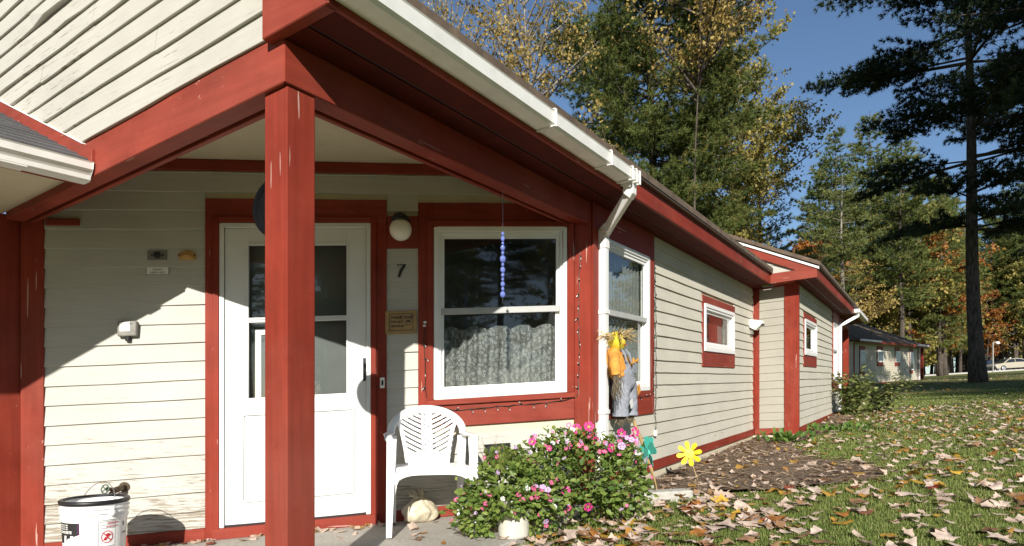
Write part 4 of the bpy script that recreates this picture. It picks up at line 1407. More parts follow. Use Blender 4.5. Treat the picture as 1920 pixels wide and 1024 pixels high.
root = string_lights('string_lights', 'dark green string of fairy lights hanging at the side window with a white plug', [(0.35, 0.775), (0.6, 0.765), (0.9, 0.77), (1.20, 0.775), (1.29, 0.80), (1.315, 1.2), (1.318, 1.6), (1.322, 2.02), (1.336, 2.01), (1.36, 1.6), (1.375, 1.2), (1.37, 0.8), (1.352, 0.64), (1.362, 0.5), (1.358, 0.45)], 9, fr=R, n=0.034, every=0.11)
MB().box(R, 1.335, 1.382, 0.022, 0.045, 0.395, 0.45).build('plug', M['label_white'], root, bevel=0.004)

# blue glass bead hanger under the side beam
t = thing('bead_hanger', 'hanging string of blue glass beads in front of the window', 'sun catcher', R.P(-1.135, -0.04, 2.10), local=False)
MB().tube([R.P(-1.135, -0.04, 2.104), R.P(-1.135, -0.04, 1.86)], 0.0012, 4).tube([R.P(-1.135, -0.04, 1.86), R.P(-1.135, -0.04, 1.40)], 0.0010, 4).build('thread', M['steel'], t)
hb = 1.842
rb_ = random.Random(3)
for r_b in (0.012, 0.016, 0.010, 0.017, 0.012, 0.022, 0.011, 0.018, 0.013, 0.011, 0.016, 0.012, 0.019):
    hb -= r_b
    MB().ball(R.P(-1.135, -0.04, hb), r_b, 12, 8, (0.85, 0.85, 1)).build('bead', M['bead'], t, smooth=True)
    hb -= r_b + 0.002

# round dark dish on the back of the post
pc = Vector((-0.995, 2.765, 1.70 + Z_SHEAR * -0.995))
t = thing('hanging_dish', 'round black dish hung behind the porch post at door height', 'dish', pc, local=False)
zq = Vector((-0.28, -0.95, 0.05)).normalized(); xq = Vector((0, 0, 1)).cross(zq).normalized(); yq = zq.cross(xq)
mq = Matrix((xq, yq, zq)).transposed().to_4x4(); mq.translation = pc
MB().lathe([(0.0, -0.012), (0.122, -0.012), (0.137, 0.004), (0.140, 0.024), (0.134, 0.025), (0.130, 0.006), (0.120, 0.000), (0.0, 0.000)], mq, 48, False).build('bowl', M['dish_black'], t, smooth=True)
MB().lathe([(0.0, 0.0005), (0.106, 0.0005), (0.110, 0.006), (0.104, 0.009), (0.0, 0.009)], mq, 40, False).build('face_plate', M['dish_black'], t)
MB().tube([pc + yq * 0.13, pc + yq * 0.13 + Vector((0.055, -0.04, 0.02)), pc + Vector((0.075, -0.09, 0.12))], 0.006, 6).build('hook', M['dark'], t)
MB().tube([pc - zq * 0.012, pc + Vector((0.04, -0.10, 0.0))], 0.02, 8).build('mount', M['dark'], t)

# ================================================================== CHAIR
def chair():
    p0 = D.xy(1.365, 0.375)
    ang = math.atan2(D.d[1], D.d[0])
    t = thing('plastic_chair', 'white moulded plastic armchair with fan slotted back on the porch slab', 'chair', (p0[0], p0[1], Z_SHEAR * p0[0]), (0, -math.atan(Z_SHEAR) * 0, ang))
    # local: x right along the wall, -y towards the lawn, z up
    mat = M['chair']
    def sheet(fn, nu, nv, name, cut=None, thick=0.007, parent=t):
        vs = [Vector(fn(i / nu, j / nv)) for j in range(nv + 1) for i in range(nu + 1)]
        fs = []
        for j in range(nv):
            for i in range(nu):
                if cut and cut((i + 0.5) / nu, (j + 0.5) / nv):
                    continue
                a = j * (nu + 1) + i
                fs.append((a, a + 1, a + nu + 2, a + nu + 1))
        mb = MB()
        mb.v = vs; mb.f = fs
        o = mb.build(name, mat, parent, smooth=True, fix=False)
        s = o.modifiers.new('thickness', 'SOLIDIFY')
        s.thickness = thick
        s.offset = 0
        return o
    # seat: gently dished, front edge rolled down into an arched apron
    def seat(u, v):
        x = (u - 0.5) * 2
        if v < 0.72:
            k = v / 0.72
            y = 0.20 - 0.40 * k
            w = 0.215 + 0.035 * k
            z = 0.405 + 0.012 * k - 0.018 * (1 - x * x) * math.sin(math.pi * min(1, k + 0.1)) + 0.0 * x
        else:
            k = (v - 0.72) / 0.28
            y = -0.20 - 0.030 * math.sin(k * math.pi / 2)
            w = 0.25
            arch = 0.022 + 0.075 * min(1, abs(x)) ** 5
            z = 0.415 - (0.02 + arch) * k
        return (x * w, y, z)
    sheet(seat, 28, 30, 'seat')
    # fan back with slots
    def back_xyz(x, z):
        zz = (z - 0.40)
        return (x, 0.165 + 0.20 * zz + 0.08 * zz * zz - 0.50 * x * x, z)
    HB = 0.395
    def half_w(z):
        k = max(0, (z - 0.40) / HB)
        base = 0.150 + 0.085 * k ** 1.5
        if k > 0.62:
            q = (k - 0.62) / 0.38
            base = min(base + 0.02 * q, 0.235 * math.sqrt(max(0, 1 - (q * 0.97) ** 2.4)) + 0.004)
        return base
    def back(u, v):
        z = 0.40 + HB * v
        return back_xyz((u - 0.5) * 2 * half_w(z), z)
    def slot(u, v):
        z = 0.40 + HB * v
        x = (u - 0.5) * 2 * half_w(z)
        ax = abs(x)
        k = (z - 0.40)
        if k < 0.085 or v > 0.885:
            return False
        # centre dimples in two zigzag columns
        if ax < 0.026:
            xx = x - 0.012 if x > 0 else x + 0.012
            off = 0 if x > 0 else 0.017
            zz = (k + off) % 0.034 - 0.017
            return xx * xx + zz * zz < 0.0046 ** 2
        if ax < 0.036 or ax > half_w(z) - 0.026:
            return False
        rise = k - 0.42 * (ax - 0.036) - 0.9 * (ax - 0.036) ** 2 * (1 if x > 0 else 1)
        return (rise + 0.006) % 0.034 < 0.0125 and rise > 0.06
    sheet(back, 96, 120, 'backrest', slot, 0.006)
    # hoop: arm to arm round the top of the back, a flattened band
    def band(pts, widths, thick, name):
        mb = MB()
        n = len(pts)
        pts = [Vector(p) for p in pts]
        rings = []
        for i, p in enumerate(pts):
            d = (pts[min(i + 1, n - 1)] - pts[max(i - 1, 0)]).normalized()
            out, w = widths[i]
            out = Vector(out)
            out = (out - d * out.dot(d)).normalized()
            nn = d.cross(out).normalized()
            b = len(mb.v)
            for (a, c) in ((-0.5, -0.35), (-0.32, 0.5), (0.32, 0.5), (0.5, -0.35), (0.36, -0.5), (-0.36, -0.5)):
                mb.v.append(p + out * (a * w) + nn * (c * thick))
            rings.append(b)
        for a, b in zip(rings[:-1], rings[1:]):
            for k in range(6):
                k2 = (k + 1) % 6
                mb.f.append((a + k, a + k2, b + k2, b + k))
        mb.f.append(tuple(rings[0] + k for k in range(6))); mb.f.append(tuple(rings[-1] + k for k in range(6)))
        o = mb.build(name, mat, t, smooth=True)
        return o
    pts, ws = [], []
    for a in np.linspace(-0.10, math.pi + 0.10, 31):
        x = 0.245 * math.cos(a); z = 0.625 + 0.155 * max(-0.3, math.sin(a)) ** 1.0
        x = x * (1.0 if math.sin(a) > 0 else 1.0)
        yb = 0.165 + 0.20 * (z - 0.40) + 0.08 * (z - 0.4) ** 2 - 0.50 * x * x
        pts.append((x, yb, z)); ws.append(((math.cos(a), 0.15, math.sin(a) + 0.3), 0.052))
    band(pts, ws, 0.02, 'back_rim')
    for sx in (-1, 1):
        p = [(sx * 0.246, 0.195, 0.615), (sx * 0.262, 0.11, 0.610), (sx * 0.272, 0.02, 0.612), (sx * 0.276, -0.08, 0.614), (sx * 0.274, -0.16, 0.610), (sx * 0.270, -0.205, 0.590)]
        band(p, [((sx, 0, 0.25), 0.050)] * 3 + [((sx, 0, 0.1), 0.052)] * 3, 0.018, 'armrest')
    # legs: channel-section, tapering, splayed
    def leg(top, bot, wt, wb, inward, name='leg'):
        mb = MB()
        top = Vector(top); bot = Vector(bot)
        n = 6
        rings = []
        for i in range(n + 1):
            k = i / n
            p = top.lerp(bot, k)
            w = wt + (wb - wt) * k
            sx, sy = inward
            b = len(mb.v)
            th = 0.007
            for (dx, dy) in ((0, 0), (sx * w, 0), (sx * w, sy * th), (sx * th, sy * th), (sx * th, sy * w), (0, sy * w)):
                mb.v.append(p + Vector((dx, dy, 0)))
            rings.append(b)
        for a, b in zip(rings[:-1], rings[1:]):
            for k in range(6):
                k2 = (k + 1) % 6
                mb.f.append((a + k, a + k2, b + k2, b + k))
        mb.f.append(tuple(rings[0] + k for k in range(6))); mb.f.append(tuple(rings[-1] + k for k in range(6)))
        return mb.build(name, mat, t, bevel=0.0015)
    for sx in (-1, 1):
        leg((sx * 0.283, -0.222, 0.60), (sx * 0.288, -0.27, 0.0), 0.060, 0.034, (-sx, 1))
        leg((sx * 0.262, 0.175, 0.60), (sx * 0.245, 0.225, 0.0), 0.055, 0.034, (-sx, -1))
        # web that widens the front leg into the apron
        mb = MB()
        arc = [(sx * 0.226, -0.2325, 0.40), (sx * 0.170, -0.2325, 0.386), (sx * 0.200, -0.238, 0.365), (sx * 0.222, -0.243, 0.32), (sx * 0.232, -0.247, 0.26)]
        mb.prism([Vector(q) for q in arc], [Vector(q) + Vector((0, 0.006, 0)) for q in arc])
        mb.build('leg_web', mat, t)
        # side panel under the arm at the back
        mb = MB()
        arc = [(sx * 0.262, 0.175, 0.60), (sx * 0.262, 0.175, 0.40), (sx * 0.226, 0.10, 0.40), (sx * 0.240, -0.19, 0.41), (sx * 0.240, -0.19, 0.385), (sx * 0.240, 0.19, 0.33)]
        mb.prism([Vector(q) for q in arc], [Vector(q) + Vector((-sx * 0.006, 0, 0)) for q in arc])
        mb.build('side_web', mat, t)
    return t
chair()

# ================================================================== BUCKET
def bucket():
    bx_, by_ = -2.345, 3.575
    t = thing('bucket', 'white plastic pail with black rim, wire handle and printed label below the tap', 'bucket', (bx_, by_, Z_SHEAR * bx_))
    H = 0.395
    R0, R1 = 0.142, 0.162
    rr_ = lambda z: R0 + (R1 - R0) * z / H
    prof = [(0.0, 0.0), (R0 - 0.01, 0.0), (R0, 0.008)]
    prof += [(rr_(0.29), 0.29), (rr_(0.29) + 0.006, 0.292), (rr_(0.29) + 0.006, 0.312), (rr_(.31), 0.316), (rr_(.325), 0.325), (rr_(.325) + 0.009, 0.327), (rr_(.325) + 0.009, 0.333), (rr_(.34), 0.336), (rr_(.35), 0.350), (rr_(.35) + 0.009, 0.352), (rr_(.35) + 0.009, 0.358), (rr_(.36), 0.361), (R1, 0.377), (R1 + 0.004, 0.379)]
    prof += [(R1 + 0.004, 0.385), (R1 - 0.004, 0.385), (R0 - 0.004, 0.01), (0.0, 0.008)]
    body = MB().lathe(prof, Matrix(), 56, False).build('body', M['chair'], t, smooth=False)
    MB().lathe([(R1 + 0.0045, 0.374), (R1 + 0.008, 0.376), (R1 + 0.009, 0.392), (R1 + 0.004, 0.398), (R1 - 0.010, 0.398), (R1 - 0.014, 0.386), (R1 - 0.0045, 0.3855)], Matrix(), 56, False).build('rim', M['dark'], t, smooth=True)
    # print lies on the pail's wall
    def wrap(az, z0, off=0.0012):
        def f(x, y):
            z = z0 + y
            r = rr_(z) + off
            a = az + x / r
            return Vector((r * math.cos(a), r * math.sin(a), z))
        return f
    def patch(az0, az1, z0, z1, off, clip=None):
        mb = MB()
        n = 16
        for i in range(n + 1):
            a = az0 + (az1 - az0) * i / n
            zb = z0 if clip is None else clip(i / n)
            for z in (zb, z1):
                r = rr_(z) + off
                mb.v.append(Vector((r * math.cos(a), r * math.sin(a), z)))
        for i in range(n):
            mb.f.append((2 * i, 2 * i + 2, 2 * i + 3, 2 * i + 1))
        return mb
    cam_az = math.atan2(-by_, -bx_)
    rad = math.radians
    patch(cam_az - rad(84), cam_az - rad(27), 0.0, 0.283, 0.0008, lambda u: 0.215 - 0.045 + 0.05 * u if u > 0.45 else 0.17).build('print_black', M['ink'], t, fix=False)
    patch(cam_az - rad(31), cam_az - rad(27), 0.0, 0.283, 0.0011, lambda u: 0.22).build('print_edge', M['ink_purple'], t, fix=False)
    patch(cam_az - rad(84), cam_az - rad(27), 0.0, 0.168, 0.0007, lambda u: 0.02).build('print_blue', M['ink_blue'], t, fix=False)
    tx = MB()
    add_text(tx, 'H', 0.095, wrap(cam_az - rad(68), 0.145, 0.0016), 0.004, 0.15)
    add_text(tx, 'DW', 0.080, wrap(cam_az - rad(74), 0.06, 0.0016), 0.003, 0.15)
    add_text(tx, 'CONCRETE', 0.019, wrap(cam_az - rad(80), 0.226, 0.0016), 0.0007, 0.2)
    for k in range(3):
        add_text(tx, 'HYDRAULIC  MIX', 0.010, wrap(cam_az - rad(80), 0.246 + 0.011 * k, 0.0016), 0.0003)
    tx.build('print_white', M['label_white'], t, fix=False)
    fm = MB()
    def line(az0, az1, z0, z1):
        p = patch(az0, az1, z0, z1, 0.0012); fm.add(p.v, p.f)
    a0, a1 = cam_az + rad(6), cam_az + rad(37)
    for z in (0.281, 0.263, 0.245, 0.145, 0.05):
        line(a0, a1, z, z + 0.0016)
    line(a0 - 0.008, a0, 0.05, 0.2826); line(a1, a1 + 0.008, 0.05, 0.2826)
    ca = (a0 + a1) / 2
    w = wrap(ca, 0.198, 0.0014)
    n = 28
    rg = MB()
    for i in range(n):
        a = 2 * math.pi * i / n
        rg.v += [w(0.030 * math.cos(a), 0.034 * math.sin(a)), w(0.026 * math.cos(a), 0.030 * math.sin(a))]
    for i in range(n):
        j = (i + 1) % n
        rg.f.append((2 * i, 2 * j, 2 * j + 1, 2 * i + 1))
    rg.add([w(-0.022, 0.022), w(-0.018, 0.025), w(0.022, -0.020), w(0.018, -0.024)], [(0, 1, 2, 3)])
    rg.add([w(0.012 * math.cos(a) + 0.004, 0.010 * math.sin(a) + 0.010) for a in np.linspace(0, 6.28, 11)[:-1]], [tuple(range(10))])
    rg.add([w(-0.020, -0.016), w(-0.006, -0.020), w(0.004, -0.006), w(-0.010, 0.002)], [(0, 1, 2, 3)])
    rg.add([w(0.006, -0.002), w(0.022, 0.010), w(0.018, 0.014), w(0.0, 0.006)], [(0, 1, 2, 3)])
    add_text(rg, 'WARNING', 0.013, wrap(ca - 0.01, 0.268, 0.0014), 0.0004)
    add_text(rg, 'ADVERTENCIA', 0.010, wrap(ca - 0.05, 0.250, 0.0014), 0.0003)
    rg.build('print_red', M['ink_red'], t, fix=False)
    for k, s in enumerate(('children can fall in', 'bucket and drown', 'keep children away', 'from any liquid')):
        add_text(fm, s, 0.009, wrap(a0 + 0.04, 0.132 - 0.014 * k, 0.0013), 0.0001)
    add_text(fm, '5', 0.03, wrap(cam_az + rad(56), 0.245, 0.0013), 0.001)
    add_text(fm, '2 GAL', 0.016, wrap(cam_az + rad(55), 0.20, 0.0013), 0.0004)
    fm.build('print_lines', M['charcoal'], t, fix=False)
    # wire bail, standing up and leaning to the wall
    ax = cam_az + rad(28)
    u = Vector((math.cos(ax), math.sin(ax), 0)); vv = Vector((-u.y, u.x, 0))
    pts = []
    for a in np.linspace(0, math.pi, 22):
        e = u * (0.173 * math.cos(a)) + (Vector((0, 0, 1)) * 0.93 + vv * 0.30).normalized() * (0.165 * math.sin(a))
        pts.append(Vector((0, 0, 0.325)) + e)
    h = MB().tube(pts, 0.0024, 6).build('handle', M['steel'], t, smooth=True)
    for sg in (-1, 1):
        c = u * (0.170 * sg) + Vector((0, 0, 0.33))
        MB().ball(c, 0.017, 10, 8, (1, 1, 1.25)).build('handle_lug', M['chair'], t, smooth=True)
bucket()

# ================================================================== BAG UNDER THE CHAIR
def bag():
    x, y = -0.640, 4.43
    t = thing('plastic_bag', 'tied beige plastic bag on the slab under the chair', 'bag', (x, y, Z_SHEAR * x), (0, 0, 0.3))
    mb = MB()
    nu, nv = 36, 18
    rb2 = random.Random(2)
    for j in range(nv + 1):
        th = math.pi * j / nv
        for i in range(nu):
            a = 2 * math.pi * i / nu
            neck = math.exp(-((th) / 0.42) ** 2)
            pleat = (0.05 * math.sin(a * 9 + 1.5 * math.sin(th * 3)) + 0.04 * math.sin(a * 5 + 2)) * math.sin(th) + 0.12 * neck * math.sin(a * 7)
            lump = 0.10 * math.sin(2 * a + 1.0) + 0.06 * math.sin(3 * a + 4 * th)
            r = 0.100 * math.sin(th) ** 0.6 * (1 + pleat * 1.5 + lump) * (1.12 if th > 1.5 else 0.86 + 0.26 * th / 1.5)
            z = 0.070 + 0.072 * math.cos(th) + 0.035 * neck + 0.008 * math.sin(a * 3) * math.sin(th)
            z = max(0.0, z)
            mb.v.append(Vector((r * math.cos(a) * 1.05, r * math.sin(a) * 0.85, z)))
    for j in range(nv):
        for i in range(nu):
            i2 = (i + 1) % nu
            mb.f.append((j * nu + i, (j + 1) * nu + i, (j + 1) * nu + i2, j * nu + i2))
    mb.build('sack', M['bag'], t, smooth=True)
    k = MB()
    for q in range(7):
        a = q * 0.9
        k.tube([Vector((0, 0, 0.13)), Vector((0.015 * math.cos(a), 0.015 * math.sin(a), 0.175)), Vector((0.050 * math.cos(a) - 0.035, 0.045 * math.sin(a), 0.235 - 0.012 * q))], [0.012, 0.013, 0.008], 5)
    k.build('tied_top', M['bag'], t, smooth=True)
bag()

# ================================================================== FLOWERS
def leaf_cloud(c, rng, size, up=0.3, shape=0.62, fold=0.25, out=None):
    """ovate leaves: 6-vertex folded blades, arrays"""
    n = len(c)
    d = rng.normal(size=(n, 3)); d[:, 2] = np.abs(d[:, 2]) * 0.2 - 0.15
    if out is not None:
        d = d * 0.6 + out
    d /= np.linalg.norm(d, axis=1, keepdims=True) + 1e-9
    nrm = rng.normal(size=(n, 3)) * 0.55 + np.array([0, -0.25, 1.0]) * (1 - up) + (out if out is not None else 0) * up * 2
    s = np.cross(d, nrm); s /= np.linalg.norm(s, axis=1, keepdims=True) + 1e-9
    nn = np.cross(s, d)
    L = size * rng.uniform(0.65, 1.25, (n, 1)); w = L * shape * 0.5
    lift = fold * w
    p = [c, c + d * L * .38 + s * w + nn * lift, c + d * L * .80 + s * w * .62 + nn * lift * .6, c + d * L, c + d * L * .80 - s * w * .62 + nn * lift * .6, c + d * L * .38 - s * w + nn * lift]
    v = np.stack(p, 1).reshape(-1, 3)
    b = np.arange(n)[:, None] * 6
    q = np.concatenate([b + np.array([[0, 1, 2, 3]]), b + np.array([[0, 3, 4, 5]])])
    return v, q

FLM = {}
def flower_mesh(kind):
    if kind in FLM:
        return FLM[kind]
    mat, r, npet, cup = {'pink': (M['pink'], 0.0155, 5, 0.25), 'magenta': (M['magenta'], 0.028, 5, 0.5), 'lilac': (M['lilac'], 0.017, 5, 0.25), 'white': (M['white_petal'], 0.019, 5, 0.3), 'lilac_big': (M['lilac'], 0.027, 5, 0.45)}[kind]
    vs, fs = [Vector((0, 0, 0))], []
    for k in range(npet):
        a0 = 2 * math.pi * k / npet
        hw = math.pi / npet * 0.96
        b = len(vs)
        for (da, rr) in ((-hw * 0.5, 0.45), (-hw, 0.85), (-hw * 0.5, 1.05), (0, 0.97), (hw * 0.5, 1.05), (hw, 0.85), (hw * 0.5, 0.45)):
            q = rr * r
            vs.append(Vector((q * math.cos(a0 + da), q * math.sin(a0 + da), cup * q * (0.4 + 0.3 * math.sin(3 * da + k)))))
        fs.append((0, b, b + 1, b + 2, b + 3)); fs.append((0, b + 3, b + 4, b + 5, b + 6))
    me = bpy.data.meshes.new('flower')
    me.from_pydata(vs, [], fs)
    me.polygons.foreach_set('use_smooth', [True] * len(me.polygons))
    me.materials.append(mat)
    FLM[kind] = me
    return me

def flower_plant(name, label, loc, lobes, nleaf, flowers, seed, extra=None, pot=None):
    rng = np.random.default_rng(seed)
    t = thing(name, label, 'flowering plant', loc)
    cs, outs = [], []
    for (cx_, cy_, cz_, rx, ry, rz, wgt) in lobes:
        n = int(nleaf * wgt)
        u = rng.normal(size=(n, 3)); u /= np.linalg.norm(u, axis=1, keepdims=True)
        rad = rng.uniform(0.25, 1.0, (n, 1)) ** 0.5 * (1 + 0.14 * np.sin(u[:, :1] * 9 + u[:, 2:3] * 7 + seed) + 0.10 * np.sin(u[:, 1:2] * 17 + u[:, 2:3] * 13)) * np.where(rng.random((n, 1)) < 0.06, 1.25, 1.0)
        p = u * rad * np.array([rx, ry, rz]) + np.array([cx_, cy_, cz_])
        k = p[:, 2] > 0.015
        cs.append(p[k]); outs.append(u[k])
    c = np.concatenate(cs); o_ = np.concatenate(outs)
    v, q = leaf_cloud(c, rng, 0.042, 0.35, 0.66, 0.3, o_ * 0.7)
    tone = np.repeat(np.clip(rng.normal(0.45, 0.24, len(c)), 0, 1), 6)
    me = np_mesh('foliage', v, q, M['impatiens'], tone)
    f = link(bpy.data.objects.new('foliage', me), t)
    f['kind'] = 'stuff'
    st = MB()
    for k in range(46):
        e = c[rng.integers(len(c))]
        b0 = Vector((lobes[0][0] + rng.normal() * 0.04, lobes[0][1] + rng.normal() * 0.04, 0.12))
        e = Vector(e)
        m_ = b0.lerp(e, 0.5) + Vector((0, 0, 0.05))
        st.tube([b0, m_, e], [0.004, 0.003, 0.0015], 4, False)
    st.build('stems', M['weed'] if False else plain_stem, t, fix=False)
    for kind, cnt in flowers:
        placed = 0
        while placed < cnt:
            lb = lobes[rng.integers(len(lobes))]
            u = rng.normal(size=3); u /= np.linalg.norm(u)
            if u[1] > 0.35 or u[2] < -0.65:
                continue
            p = np.array(lb[:3]) + u * np.array(lb[3:6]) * rng.uniform(0.98, 1.10)
            if p[2] < 0.05:
                continue
            inside = any((((p - np.array(l[:3])) / np.array(l[3:6])) ** 2).sum() < 0.85 for l in lobes if l is not lb)
            if inside:
                continue
            o = link(bpy.data.objects.new('flower', flower_mesh(kind)), t)
            o.location = p
            nrm = Vector(u) * 0.8 + Vector((rng.normal() * 0.6, -0.35 + rng.normal() * 0.6, 0.3 + rng.normal() * 0.4))
            o.rotation_euler = nrm.to_track_quat('Z', 'Y').to_euler()
            s_ = rng.uniform(0.62, 1.12)
            o.scale = (s_, s_, s_)
            placed += 1
    return t, rng
plain_stem = plain('green stems', (0.10, 0.14, 0.04), 0.6)

tA, rA = flower_plant('potted_flowers', 'pink flowering plant spilling over a white pot at the slab edge by the chair', (-0.01, 3.80, Z_SHEAR * -0.01),
    [(0.0, 0.02, 0.29, 0.22, 0.18, 0.17, 0.30), (-0.20, 0.02, 0.15, 0.15, 0.15, 0.15, 0.25), (0.17, 0.04, 0.19, 0.17, 0.16, 0.20, 0.23), (-0.02, 0.12, 0.40, 0.17, 0.12, 0.12, 0.12), (-0.05, -0.13, 0.21, 0.17, 0.07, 0.08, 0.13), (0.10, -0.11, 0.24, 0.12, 0.07, 0.07, 0.08)],
    2900, [('pink', 44), ('lilac', 18), ('white', 8)], 3)
def grass_tuft(parent, c, n, L, seed, mat):
    rng = np.random.default_rng(seed)
    vs, fs, tn = [], [], []
    for k in range(n):
        a = rng.uniform(0, 6.28); lean = rng.uniform(0.15, 0.9); l = L * rng.uniform(0.6, 1.2)
        d = np.array([math.cos(a), math.sin(a), 0]); s = np.array([-math.sin(a), math.cos(a), 0]) * 0.0035
        b = len(vs)
        for i in range(5):
            u = i / 4
            p = np.array(c) + d * lean * l * u ** 1.6 * 0.75 + np.array([0, 0, l * (u - 0.32 * lean * u * u)])
            vs += [p - s * (1 - u * 0.9), p + s * (1 - u * 0.9)]
        for i in range(4):
            fs.append((b + 2 * i, b + 2 * i + 1, b + 2 * i + 3, b + 2 * i + 2))
        tn += [rng.uniform(0.7, 1.0)] * 10
    me = np_mesh('spiky_leaves', np.array(vs), np.array(fs), mat, tn)
    o = link(bpy.data.objects.new('spiky_leaves', me), parent)
    o['kind'] = 'stuff'
grass_tuft(tA, (-0.05, 0.02, 0.34), 90, 0.22, 4, M['impatiens'])
grass_tuft(tA, (-0.14, 0.12, 0.34), 26, 0.30, 6, M['shrub'])
pt = MB().lathe([(0.0, 0.0), (0.085, 0.0), (0.090, 0.01), (0.100, 0.20), (0.110, 0.202), (0.112, 0.232), (0.103, 0.234), (0.094, 0.18), (0.0, 0.18)], Matrix.Translation(Vector((0.02, -0.02, 0))), 36, False)
pt.build('pot', M['pot'], tA, smooth=False)
tB, rB = flower_plant('flowering_bush', 'full pink and magenta flowering bush at the lawn edge under the downspout', (0.50, 4.16, -0.03 + Z_SHEAR * 0.5),
    [(0.0, 0.0, 0.30, 0.33, 0.26, 0.27, 0.40), (-0.26, 0.06, 0.34, 0.22, 0.20, 0.24, 0.2), (0.24, 0.02, 0.27, 0.17, 0.2, 0.25, 0.24), (-0.10, 0.05, 0.52, 0.17, 0.16, 0.10, 0.12), (0.20, 0.02, 0.50, 0.13, 0.14, 0.08, 0.06)],
    3300, [('pink', 46), ('magenta', 11), ('lilac', 30), ('white', 9), ('lilac_big', 3)], 7)
for (x, z) in ((-0.13, 0.655), (0.0, 0.645), (0.21, 0.60), (0.30, 0.61), (-0.08, 0.63), (0.28, 0.56)):
    o = link(bpy.data.objects.new('flower', flower_mesh('magenta' if x > -0.1 else 'pink')), tB)
    o.location = (x, -0.02, z - 0.01); o.rotation_euler = (math.radians(70), 0, x * 2); o.scale = (1.2, 1.2, 1.2)

# ================================================================== SCARECROW, PINWHEELS, BLOCK
def tufts(mb, c, axis, n, L, spread, rad, r):
    axis = Vector(axis).normalized()
    for k in range(n):
        d = (axis + Vector((r.gauss(0, spread), r.gauss(0, spread), r.gauss(0, spread)))).normalized()
        p0 = Vector(c) + Vector((r.gauss(0, 0.012), r.gauss(0, 0.012), r.gauss(0, 0.008)))
        l = L * r.uniform(0.6, 1.15)
        mid = p0 + d * l * 0.5 + Vector((r.gauss(0, 0.006), r.gauss(0, 0.006), 0))
        mb.tube([p0, mid, p0 + d * l], [rad, rad * 0.9, rad * 0.4], 3, False)
    return mb

